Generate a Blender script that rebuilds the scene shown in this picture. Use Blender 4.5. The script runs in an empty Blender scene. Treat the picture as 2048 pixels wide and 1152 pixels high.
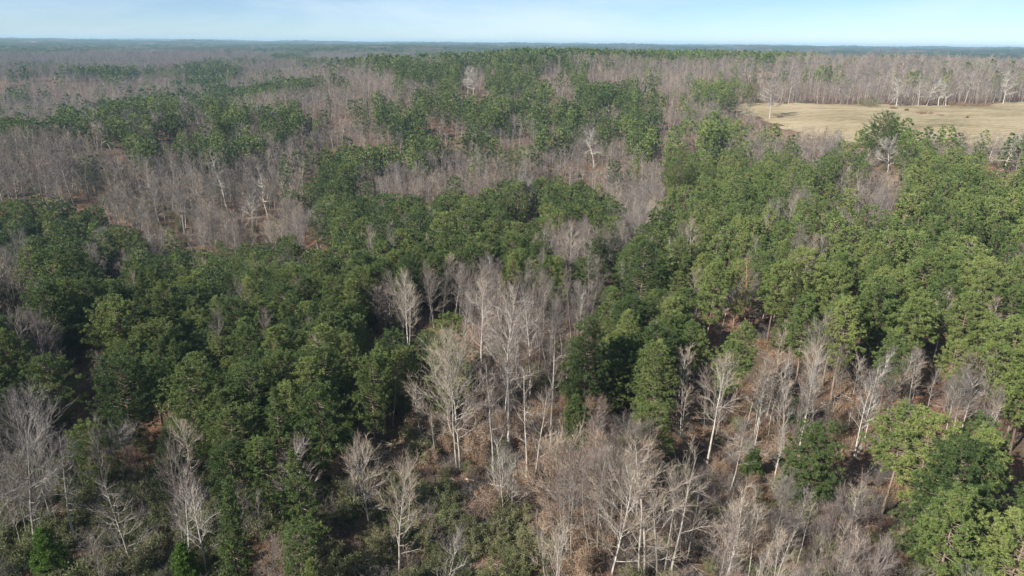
import bpy, math, random
import numpy as np
from mathutils import Vector, Matrix
R = math.radians
PI = math.pi

# ------------------------------------------------------------------ camera
H_CAM = 60.0
FPX = 1366.0                      # focal length in photo pixels (photo is 2048 wide)
PITCH = R(19.72)
ROLL = 0.0098
scn = bpy.context.scene
col = scn.collection
cam_d = bpy.data.cameras.new("camera")
cam = bpy.data.objects.new("camera", cam_d)
col.objects.link(cam)
cam_d.sensor_width = 36.0
cam_d.lens = 36.0 * FPX / 2048.0
cam_d.clip_start = 0.5
cam_d.clip_end = 60000
RIGHT0 = np.array([1.0, 0, 0]); UP0 = np.array([0, math.sin(PITCH), math.cos(PITCH)])
FWD = np.array([0, math.cos(PITCH), -math.sin(PITCH)])
RIGHT = math.cos(ROLL) * RIGHT0 + math.sin(ROLL) * UP0
UP = -math.sin(ROLL) * RIGHT0 + math.cos(ROLL) * UP0
CAM = np.array([0.0, 0.0, H_CAM])
m = Matrix(((RIGHT[0], UP[0], -FWD[0], 0), (RIGHT[1], UP[1], -FWD[1], 0), (RIGHT[2], UP[2], -FWD[2], H_CAM), (0, 0, 0, 1)))
cam.matrix_world = m
scn.camera = cam

# ------------------------------------------------------------------ sky, sun, exposure
SUN_AZ = R(52)                    # direction the light travels towards, clockwise from +Y
SUN_EL = R(33)
world = bpy.data.worlds.new("World"); scn.world = world
world.use_nodes = True
nt = world.node_tree; N = nt.nodes; L = nt.links; N.clear()
wo = N.new('ShaderNodeOutputWorld'); bg = N.new('ShaderNodeBackground')
sky = N.new('ShaderNodeTexSky'); sky.sky_type = 'NISHITA'; sky.sun_disc = False
sky.sun_elevation = SUN_EL
sky.sun_rotation = SUN_AZ + PI   # where the sun stands
sky.altitude = 200; sky.air_density = 0.55; sky.dust_density = 0.15; sky.ozone_density = 3.0
bg.inputs['Strength'].default_value = 0.074
# thin cirrus, laid out by direction in the sky
tc = N.new('ShaderNodeTexCoord'); mp = N.new('ShaderNodeMapping')
mp.inputs['Scale'].default_value = (2.2, 2.2, 14.0); mp.inputs['Rotation'].default_value = (0.0, R(9), R(20))
ns = N.new('ShaderNodeTexNoise'); ns.inputs['Scale'].default_value = 1.3; ns.inputs['Detail'].default_value = 7; ns.inputs['Roughness'].default_value = 0.62
ns.inputs['Distortion'].default_value = 0.5
cr = N.new('ShaderNodeValToRGB'); cr.color_ramp.elements[0].position = 0.40; cr.color_ramp.elements[1].position = 0.66
cr.color_ramp.elements[0].color = (0, 0, 0, 1); cr.color_ramp.elements[1].color = (0.42, 0.42, 0.42, 1)
mx = N.new('ShaderNodeMix'); mx.data_type = 'RGBA'
mx.inputs[7].default_value = (7.6, 8.4, 8.8, 1)
L.new(tc.outputs['Generated'], mp.inputs['Vector']); L.new(mp.outputs['Vector'], ns.inputs['Vector'])
L.new(ns.outputs['Fac'], cr.inputs['Fac']); L.new(cr.outputs['Color'], mx.inputs[0])
L.new(sky.outputs['Color'], mx.inputs[6]); L.new(mx.outputs[2], bg.inputs['Color']); L.new(bg.outputs['Background'], wo.inputs['Surface'])

sd = bpy.data.lights.new("sun", 'SUN'); sd.energy = 5.0; sd.angle = R(0.5); sd.color = (1.0, 0.955, 0.88)
sun = bpy.data.objects.new("sun", sd); col.objects.link(sun)
dirv = Vector((math.sin(SUN_AZ) * math.cos(SUN_EL), math.cos(SUN_AZ) * math.cos(SUN_EL), -math.sin(SUN_EL)))
sun.rotation_euler = dirv.to_track_quat('-Z', 'Y').to_euler()
sun.location = (-60, -60, 120)

scn.view_settings.view_transform = 'Standard'; scn.view_settings.look = 'None'
scn.view_settings.gamma = 1; scn.view_settings.exposure = 0.80
scn.cycles.max_bounces = 5; scn.cycles.diffuse_bounces = 2; scn.cycles.glossy_bounces = 1
scn.cycles.transmission_bounces = 2; scn.cycles.transparent_max_bounces = 4; scn.cycles.volume_bounces = 0
scn.cycles.use_denoising = True
scn.render.use_persistent_data = False

# ------------------------------------------------------------------ noise and terrain
def _hash(ix, iy, seed):
    h = (ix.astype(np.int64) * 374761393 + iy.astype(np.int64) * 668265263 + seed * 1274126177) & 0xffffffff
    h = ((h ^ (h >> 13)) * 1274126177) & 0xffffffff
    return ((h ^ (h >> 16)) & 0xffffff) / float(0xffffff)
def vnoise(x, y, s, seed=0):
    x = np.asarray(x, float) / s; y = np.asarray(y, float) / s
    ix = np.floor(x); iy = np.floor(y); fx = x - ix; fy = y - iy
    fx = fx * fx * (3 - 2 * fx); fy = fy * fy * (3 - 2 * fy)
    a = _hash(ix, iy, seed); b = _hash(ix + 1, iy, seed); c = _hash(ix, iy + 1, seed); d = _hash(ix + 1, iy + 1, seed)
    return (a * (1 - fx) + b * fx) * (1 - fy) + (c * (1 - fx) + d * fx) * fy
def fnoise(x, y, s, seed=0, octv=3):
    t = 0; amp = 1; tot = 0
    for o in range(octv):
        t = t + amp * vnoise(x, y, s / (2 ** o), seed + o * 17); tot += amp; amp *= 0.5
    return t / tot

# terrain heights by direction (photo column) and distance from below the camera
T_COL = [0, 400, 800, 1100, 1400, 1700, 2048]
T_D = [0, 100, 150, 200, 250, 320, 400, 470, 550, 650, 800, 1000, 1250, 1600, 2200, 3000, 4500, 7000, 10000, 14000]
T_Z = {
 0:    [0, 0, 1, -2, -22, -18, -4, 0, -6, -8, -8, -6, -2, 6, 14, 6, 22, 32, 38, 42],
 400:  [0, 0, -4, -18, -25, -18, -6, 6, 4, -6, -6, -4, 2, 8, 14, 2, 20, 28, 34, 38],
 800:  [0, 0, 0, -2, -9, -11, -3, 5, 13, 20, 29, 24, 8, 2, 14, 24, 18, 30, 35, 38],
 1100: [0, 0, 0, -2, -8, -11, -3, 4, 13, 21, 34, 33, 22, 8, 8, 22, 20, 30, 36, 40],
 1400: [0, 0, 0, 0, -2, -3, 4, 9, 13, 19, 28, 33, 30, 14, 4, 12, 22, 30, 36, 40],
 1700: [0, 0, 2, 4, 6, 8, 11, 13.5, 15.5, 18, 23, 28, 30, 20, 6, 12, 22, 32, 36, 40],
 2048: [0, 1, 3, 5, 7, 9.5, 11.5, 13, 15, 16.5, 20, 25, 28, 22, 8, 14, 26, 34, 38, 42]}
_A = np.array([math.atan2((c - 1024) / FPX, 1 / 1.0) for c in T_COL])
_Z = np.array([T_Z[c] for c in T_COL], float)
_DD = np.array(T_D, float)
def _smooth_interp_z(r):
    out = []
    for k in range(len(T_COL)):
        # piecewise cubic (monotone-ish) via smoothed linear samples
        z = _Z[k]
        s = 0.25 * np.interp(r * 0.93, _DD, z) + 0.5 * np.interp(r, _DD, z) + 0.25 * np.interp(r * 1.07, _DD, z)
        out.append(s)
    return np.array(out)
def ground(x, y):
    x = np.atleast_1d(np.asarray(x, float)); y = np.atleast_1d(np.asarray(y, float))
    r = np.hypot(x, y); a = np.arctan2(x, y)
    zs = _smooth_interp_z(r)
    a = np.clip(a, _A[0], _A[-1])
    k = np.clip(np.searchsorted(_A, a) - 1, 0, len(_A) - 2)
    t = (a - _A[k]) / (_A[k + 1] - _A[k]); t = t * t * (3 - 2 * t)
    i = np.arange(len(r))
    z = zs[k, i] * (1 - t) + zs[k + 1, i] * t
    amp = np.interp(r, [0, 60, 400, 1000, 3000, 6000, 14000], [0.0, 0.6, 2.0, 5, 16, 34, 44])
    sc = fnoise(x, y, 60, 5, 2) * np.clip(1 - r / 1500, 0, 1) + fnoise(x, y, 900, 9, 3) * np.clip(r / 1500, 0, 1) + 0.5 * np.clip(1 - np.abs(r - 1500) / 1500, 0, 0)
    win = np.clip((r - 520) / 300, 0, 1) * np.clip((2700 - r) / 600, 0, 1) * np.clip((-a + 0.02) / 0.25, 0, 1)
    return z + (sc - 0.5) * amp + (fnoise(x, y, 330, 41, 2) - 0.5) * 42 * win
def project(p):
    v = p - CAM
    zc = v @ FWD
    zc = np.where(zc < 1, 1, zc)
    return 1024 + FPX * (v @ RIGHT) / zc, 576 - FPX * (v @ UP) / zc
def ray(px, py):
    d = FWD + RIGHT * (px - 1024) / FPX + UP * (576 - py) / FPX
    return d / np.linalg.norm(d)
def hit_ground(px, py, lift=0.0, tmax=4000):
    d = ray(px, py)
    t = np.concatenate([np.arange(30, 800, 1.0), np.arange(800, tmax, 5.0)])
    P = CAM[None] + t[:, None] * d[None]
    g = ground(P[:, 0], P[:, 1]) + lift
    below = np.nonzero(P[:, 2] < g)[0]
    i = below[0] if len(below) else len(t) - 1
    return P[i, 0], P[i, 1], g[i] - lift

# ------------------------------------------------------------------ materials
def ramp(nt, stops):
    n = nt.nodes.new('ShaderNodeValToRGB'); e = n.color_ramp.elements
    while len(e) < len(stops): e.new(0.5)
    for k, (p, c) in enumerate(stops):
        e[k].position = p; e[k].color = (c[0], c[1], c[2], 1)
    return n
def mat_foliage(name, stops, transl=0.22, rough=0.55, rnd=0.5, gloss=0.35):
    """needles/leaves/twigs: colour from the per-face tone plus a per-tree random value"""
    m = bpy.data.materials.new(name); m.use_nodes = True
    nt = m.node_tree; nt.nodes.clear(); N = nt.nodes; L = nt.links
    out = N.new('ShaderNodeOutputMaterial')
    at = N.new('ShaderNodeAttribute'); at.attribute_name = 'tone'
    oi = N.new('ShaderNodeObjectInfo')
    mm = N.new('ShaderNodeMath'); mm.operation = 'MULTIPLY_ADD'; mm.inputs[1].default_value = rnd; 
    L.new(oi.outputs['Random'], mm.inputs[0])
    m2 = N.new('ShaderNodeMath'); m2.operation = 'MULTIPLY'; m2.inputs[1].default_value = 1 - rnd
    L.new(at.outputs['Fac'], m2.inputs[0]); L.new(m2.outputs[0], mm.inputs[2])
    rp = ramp(nt, stops); L.new(mm.outputs[0], rp.inputs['Fac'])
    p = N.new('ShaderNodeBsdfPrincipled'); p.inputs['Roughness'].default_value = rough
    p.inputs['Specular IOR Level'].default_value = gloss
    L.new(rp.outputs['Color'], p.inputs['Base Color'])
    if transl > 0:
        tr = N.new('ShaderNodeBsdfTranslucent'); L.new(rp.outputs['Color'], tr.inputs['Color'])
        ms = N.new('ShaderNodeMixShader'); ms.inputs[0].default_value = transl
        L.new(p.outputs[0], ms.inputs[1]); L.new(tr.outputs[0], ms.inputs[2]); L.new(ms.outputs[0], out.inputs['Surface'])
    else:
        L.new(p.outputs[0], out.inputs['Surface'])
    return m
def mat_bark(name, c1, c2, scale=3.0, rough=0.85, top=None, rnd=0.4):
    m = bpy.data.materials.new(name); m.use_nodes = True
    nt = m.node_tree; nt.nodes.clear(); N = nt.nodes; L = nt.links
    out = N.new('ShaderNodeOutputMaterial'); p = N.new('ShaderNodeBsdfPrincipled')
    p.inputs['Roughness'].default_value = rough; p.inputs['Specular IOR Level'].default_value = 0.2
    tc = N.new('ShaderNodeTexCoord'); mp = N.new('ShaderNodeMapping'); mp.inputs['Scale'].default_value = (1, 1, 0.35)
    ns = N.new('ShaderNodeTexNoise'); ns.inputs['Scale'].default_value = scale; ns.inputs['Detail'].default_value = 4
    L.new(tc.outputs['Object'], mp.inputs['Vector']); L.new(mp.outputs['Vector'], ns.inputs['Vector'])
    oi = N.new('ShaderNodeObjectInfo')
    mm = N.new('ShaderNodeMath'); mm.operation = 'MULTIPLY_ADD'; mm.inputs[1].default_value = rnd; mm.inputs[2].default_value = -rnd / 2
    ad = N.new('ShaderNodeMath'); ad.operation = 'ADD'
    L.new(oi.outputs['Random'], mm.inputs[0]); L.new(mm.outputs[0], ad.inputs[0]); L.new(ns.outputs['Fac'], ad.inputs[1])
    rp = ramp(nt, [(0.3, c1), (0.7, c2)]); L.new(ad.outputs[0], rp.inputs['Fac'])
    L.new(rp.outputs['Color'], p.inputs['Base Color']); L.new(p.outputs[0], out.inputs['Surface'])
    return m
M = {}
M['needle'] = mat_foliage('pine_needles', [(0.0, (0.030, 0.055, 0.020)), (0.3, (0.068, 0.107, 0.032)), (0.6, (0.126, 0.172, 0.048)), (0.85, (0.205, 0.238, 0.065)), (1.0, (0.32, 0.25, 0.085))], 0.22, 0.5, 0.48)
M['needle_frontlit'] = mat_foliage('frontlit_pine_needles', [(0.0, (0.058, 0.096, 0.030)), (0.3, (0.116, 0.168, 0.047)), (0.6, (0.188, 0.240, 0.068)), (0.85, (0.268, 0.295, 0.088)), (1.0, (0.38, 0.29, 0.10))], 0.22, 0.5, 0.5)  # front-lit look of the right-hand pines put into a lighter needle colour
M['needle_dark'] = mat_foliage('dark_cedar_needles', [(0.0, (0.06, 0.085, 0.024)), (0.6, (0.115, 0.140, 0.038)), (1.0, (0.19, 0.185, 0.06))], 0.15, 0.6, 0.3)
M['needle_bright'] = mat_foliage('bright_young_pine_needles', [(0.0, (0.060, 0.120, 0.020)), (0.6, (0.120, 0.210, 0.035)), (1.0, (0.20, 0.28, 0.06))], 0.3, 0.5, 0.3)
M['needle_brown'] = mat_foliage('browning_needles', [(0.0, (0.10, 0.085, 0.035)), (0.5, (0.17, 0.13, 0.05)), (1.0, (0.24, 0.17, 0.08))], 0.2, 0.6, 0.3)
M['pine_bark'] = mat_bark('pine_bark', (0.13, 0.092, 0.068), (0.27, 0.205, 0.155))
M['pale_bark'] = mat_bark('pale_bark', (0.30, 0.265, 0.225), (0.56, 0.515, 0.45))
M['grey_bark'] = mat_bark('grey_bark', (0.15, 0.135, 0.12), (0.30, 0.27, 0.24))
M['red_bark'] = mat_bark('peeling_red_bark', (0.36, 0.20, 0.12), (0.50, 0.34, 0.24))
M['twig_pink'] = mat_foliage('pinkish_twigs', [(0.0, (0.112, 0.080, 0.070)), (0.5, (0.200, 0.155, 0.136)), (1.0, (0.33, 0.275, 0.245))], 0.0, 0.8, 0.5, 0.2)
M['twig_grey'] = mat_foliage('grey_twigs', [(0.0, (0.095, 0.082, 0.072)), (0.5, (0.17, 0.150, 0.134)), (1.0, (0.29, 0.26, 0.235))], 0.0, 0.8, 0.5, 0.2)
M['twig_tan'] = mat_foliage('tan_twigs', [(0.0, (0.21, 0.155, 0.105)), (0.5, (0.34, 0.27, 0.20)), (1.0, (0.50, 0.43, 0.34))], 0.0, 0.8, 0.4, 0.2)
M['twig_white'] = mat_foliage('whitish_twigs', [(0.0, (0.20, 0.18, 0.155)), (1.0, (0.40, 0.365, 0.32))], 0.0, 0.8, 0.4, 0.2)
M['leaf_brown'] = mat_foliage('withered_brown_leaves', [(0.0, (0.16, 0.09, 0.05)), (0.5, (0.30, 0.18, 0.11)), (1.0, (0.44, 0.30, 0.20))], 0.3, 0.7, 0.3, 0.2)
M['leaf_yellow'] = mat_foliage('yellow_leaves', [(0.0, (0.40, 0.24, 0.04)), (1.0, (0.60, 0.42, 0.08))], 0.3, 0.7, 0.3, 0.2)
M['leaf_olive'] = mat_foliage('olive_scrub_leaves', [(0.0, (0.08, 0.10, 0.035)), (0.4, (0.15, 0.172, 0.062)), (0.75, (0.225, 0.23, 0.10)), (1.0, (0.32, 0.26, 0.15))], 0.25, 0.6, 0.4, 0.2)
M['straw'] = mat_foliage('dry_straw', [(0.0, (0.20, 0.12, 0.075)), (0.5, (0.33, 0.235, 0.15)), (1.0, (0.47, 0.38, 0.27))], 0.2, 0.8, 0.4, 0.2)

# ------------------------------------------------------------------ mesh builder
class MB:
    def __init__(s, seed=0):
        s.v = []; s.f = []; s.t = []; s.mi = []; s.n = 0; s.rng = np.random.default_rng(seed)
    def add(s, V, F, tone, mi=0):
        V = np.asarray(V, float).reshape(-1, 3); F = np.asarray(F, int)
        s.v.append(V); s.f.append(F + s.n); s.n += len(V)
        s.t.append(np.broadcast_to(np.asarray(tone, float), (len(F),)).copy()); s.mi.append(np.full(len(F), mi, int))
    def tube(s, pts, rad, sides=5, tone=0.5, mi=0):
        pts = np.asarray(pts, float); n = len(pts)
        d = np.gradient(pts, axis=0); d /= np.linalg.norm(d, axis=1)[:, None] + 1e-9
        ref = np.array([0.0, 0, 1.0]) if abs(d[0][2]) < 0.8 else np.array([1.0, 0, 0])
        a = np.cross(d, ref); a /= np.linalg.norm(a, axis=1)[:, None] + 1e-9
        b = np.cross(d, a)
        ang = np.arange(sides) * 2 * PI / sides
        ring = (a[:, None, :] * np.cos(ang)[None, :, None] + b[:, None, :] * np.sin(ang)[None, :, None]) * np.asarray(rad, float)[:, None, None]
        V = (pts[:, None, :] + ring).reshape(-1, 3)
        i = np.arange(n - 1)[:, None]; j = np.arange(sides)[None, :]; k = (j + 1) % sides
        F = np.stack([i * sides + j, i * sides + k, (i + 1) * sides + k, (i + 1) * sides + j], -1).reshape(-1, 4)
        s.add(V, F, tone, mi)
    def kites(s, C, D, Lg, W, tone, mi=0, mid=0.55):
        """needle/leaf/twig blades: from C along D (N,3), length Lg, half width W"""
        C = np.asarray(C, float); D = np.asarray(D, float); n = len(C)
        D = D / (np.linalg.norm(D, axis=1)[:, None] + 1e-9)
        rv = s.rng.normal(size=(n, 3)); side = np.cross(D, rv); side /= np.linalg.norm(side, axis=1)[:, None] + 1e-9
        Lg = np.broadcast_to(Lg, (n,))[:, None]; W = np.broadcast_to(W, (n,))[:, None]
        V = np.stack([C, C + D * Lg * mid + side * W, C + D * Lg, C + D * Lg * mid - side * W], 1).reshape(-1, 3)
        s.add(V, np.arange(4 * n).reshape(n, 4), tone, mi)
    def spikes(s, C, D, Lg, W, tone, mi=0):
        C = np.asarray(C, float); D = np.asarray(D, float); n = len(C)
        D = D / (np.linalg.norm(D, axis=1)[:, None] + 1e-9)
        rv = s.rng.normal(size=(n, 3)); side = np.cross(D, rv); side /= np.linalg.norm(side, axis=1)[:, None] + 1e-9
        Lg = np.broadcast_to(Lg, (n,))[:, None]; W = np.broadcast_to(W, (n,))[:, None]
        V = np.stack([C + side * W, C + D * Lg, C - side * W], 1).reshape(-1, 3)
        F = np.arange(3 * n).reshape(n, 3)
        F4 = np.concatenate([F, np.full((n, 1), -1)], 1)
        s.v.append(V); s.f.append(np.where(F4 >= 0, F4 + s.n, -1)); s.n += len(V)
        s.t.append(np.broadcast_to(np.asarray(tone, float), (n,)).copy()); s.mi.append(np.full(n, mi, int))
    def mesh(s, name, mats):
        V = np.concatenate(s.v); F = np.concatenate([f if f.shape[1] == 4 else np.concatenate([f, np.full((len(f), 1), -1)], 1) for f in s.f])
        T = np.concatenate(s.t); MI = np.concatenate(s.mi)
        me = bpy.data.meshes.new(name)
        me.vertices.add(len(V)); me.vertices.foreach_set('co', V.astype(np.float32).ravel())
        cnt = np.where(F[:, 3] < 0, 3, 4)
        flat = F.ravel(); flat = flat[flat >= 0]
        me.loops.add(len(flat)); me.loops.foreach_set('vertex_index', flat.astype(np.int32))
        me.polygons.add(len(F)); st = np.concatenate([[0], np.cumsum(cnt)[:-1]])
        me.polygons.foreach_set('loop_start', st.astype(np.int32)); me.polygons.foreach_set('loop_total', cnt.astype(np.int32))
        me.polygons.foreach_set('material_index', MI.astype(np.int32))
        at = me.attributes.new('tone', 'FLOAT', 'FACE'); at.data.foreach_set('value', T.astype(np.float32))
        me.update(calc_edges=True)
        for q in mats: me.materials.append(q)
        return me
def nrm(v):
    return v / (np.linalg.norm(v) + 1e-9)
def rdir(rng, n):
    v = rng.normal(size=(n, 3)); return v / np.linalg.norm(v, axis=1)[:, None]

# ------------------------------------------------------------------ pines
def pine(seed, h=20.0, base=0.3, rad=3.6, shape='round', lod=0, dens=1.0, droop=0.0):
    """returns (trunk MB, crown MB) for a pine of height h"""
    rng = np.random.default_rng(seed); T = MB(seed); C = MB(seed + 1)
    nseg = 7 if lod == 0 else (4 if lod == 1 else 2)
    zz = np.linspace(0, 0.97 * h, nseg + 1)
    sway = np.cumsum(rng.normal(0, 0.012 * h, (nseg + 1, 2)) * 0.5, 0); sway[0] = 0
    tp = np.column_stack([sway, zz]); r0 = 0.0105 * h
    T.tube(tp, np.interp(zz / h, [0, 0.1, 1], [r0 * 1.25, r0, 0.03]), 6 if lod == 0 else (4 if lod == 1 else 3), 0.5)
    def tr(z): return np.array([np.interp(z, zz, tp[:, 0]), np.interp(z, zz, tp[:, 1]), z])
    def prof(u):      # u 0 at crown base .. 1 top
        if shape == 'cone': return max(0.03, (1 - u) ** 0.85) * (0.55 + 0.45 * min(1, u / 0.12))
        if shape == 'dome': return (0.5 + 0.5 * min(1, u / 0.25)) * max(0.05, 1 - u ** 2.7) ** 0.72
        if shape == 'flat': return (0.35 + 0.65 * min(1, u / 0.5)) * max(0.08, 1 - max(0, u - 0.6) / 0.42) ** 0.5
        return (0.45 + 0.55 * min(1, u / 0.3)) * max(0.05, 1 - u ** 1.9) ** 0.8
    step = {0: 0.62, 1: 1.05, 2: 1.9, 3: 3.2}[lod] * (h / 20) / dens ** 0.5
    z = base * h; centres = []; dirs = []; tones = []
    lump_a = rng.uniform(0, 2 * PI, 5); lump_u = rng.uniform(0, 1, 5)
    while z < h * 0.985:
        u = (z - base * h) / (h * (1 - base))
        nb = {0: 5, 1: 4, 2: 4, 3: 3}[lod]
        a0 = rng.uniform(0, 2 * PI)
        for k in range(nb):
            a = a0 + k * 2 * PI / nb + rng.normal(0, 0.25)
            lump = 1 + 0.28 * max(math.cos(a - lump_a[i]) * math.exp(-((u - lump_u[i]) / 0.22) ** 2) for i in range(5)) - 0.1
            L_ = rad * prof(u) * lump * rng.uniform(0.55, 1.18)
            el = 0.15 + 0.75 * u + rng.normal(0, 0.1) - droop
            o = tr(z); hd = np.array([math.cos(a), math.sin(a), 0])
            tipp = o + hd * L_ + np.array([0, 0, L_ * math.tan(min(el, 1.1)) * 0.6 + 0.25])
            midp = o + hd * L_ * 0.55 + np.array([0, 0, L_ * 0.22 * el])
            if lod == 0: T.tube([o, midp, tipp], [0.040 + 0.008 * L_, 0.024, 0.008], 3, 0.5)
            elif lod == 1 and rng.random() < 0.5: T.tube([o, tipp], [0.07, 0.02], 3, 0.5)
            # sprays along the branch and to its sides
            nt_ = max(1, int({0: 4.6, 1: 2.0, 2: 0.95, 3: 0.55}[lod] * L_ * max(1, L_ / 4.2) * dens + {0: 3, 1: 2, 2: 1, 3: 1}[lod]))
            npf = max(1, int({0: 4.6, 1: 3, 2: 2, 3: 1}[lod] * max(0.6, L_ / 3.2))); puffs = [(1.0, 0.0, 0.0)] + [(rng.uniform(0.35, 0.98), rng.normal(0, 0.27) * L_ * 0.8, rng.uniform(-0.3, 0.35)) for _ in range(npf - 1)]; ptone = rng.normal(0, 0.09, npf)
            sd_ = np.cross(hd, [0, 0, 1.0])
            btone = rng.uniform(-0.17, 0.17)
            for q in range(nt_):
                pi_ = rng.integers(0, npf); t, side, upz = puffs[pi_]
                t = t - abs(rng.normal(0, 0.10)); sp_ = {0: 0.17, 1: 0.21, 2: 0.3, 3: 0.4}[lod]
                p = (o * (1 - t) ** 2 + 2 * midp * t * (1 - t) + tipp * t * t) + sd_ * side + rng.normal(0, sp_, 3) * [1, 1, 0.75] + [0, 0, upz * 0.6]
                centres.append(p); dirs.append(nrm(hd * 0.6 + sd_ * side * 0.35 + np.array([0, 0, 0.75 + 0.2 * rng.random()]) + rng.normal(0, 0.22, 3)))
                tones.append(0.5 + btone + ptone[pi_] + rng.normal(0, 0.07))
        z += step * rng.uniform(0.75, 1.25)
    top = tr(h * 0.97)
    for q in range({0: 6, 1: 3, 2: 2, 3: 1}[lod]):
        centres.append(top + rng.normal(0, 0.18, 3)); dirs.append(nrm(np.array([0, 0, 1.0]) + rng.normal(0, 0.3, 3))); tones.append(0.6)
    c = np.array(centres); d = np.array(dirs); t = np.clip(tones, 0.02, 0.98)
    K = {0: 26, 1: 14, 2: 9, 3: 7}[lod]
    ln = {0: 0.36, 1: 0.56, 2: 0.92, 3: 1.5}[lod]; wd = {0: 0.026, 1: 0.070, 2: 0.215, 3: 0.52}[lod]
    n = len(c)
    CC = np.repeat(c, K, 0); DD = np.repeat(d, K, 0)
    U = DD * 0.75 + rdir(rng, n * K) * 0.95
    sc_ = np.repeat(rng.uniform(0.75, 1.25, n), K) * rng.uniform(0.7, 1.15, n * K)
    C.rng = rng
    C.kites(CC - U * 0.05, U, ln * sc_, wd * rng.uniform(0.7, 1.3, n * K), np.clip(np.repeat(t, K) + rng.normal(0, 0.06, n * K), 0, 1), 0)
    return T, C

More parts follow.
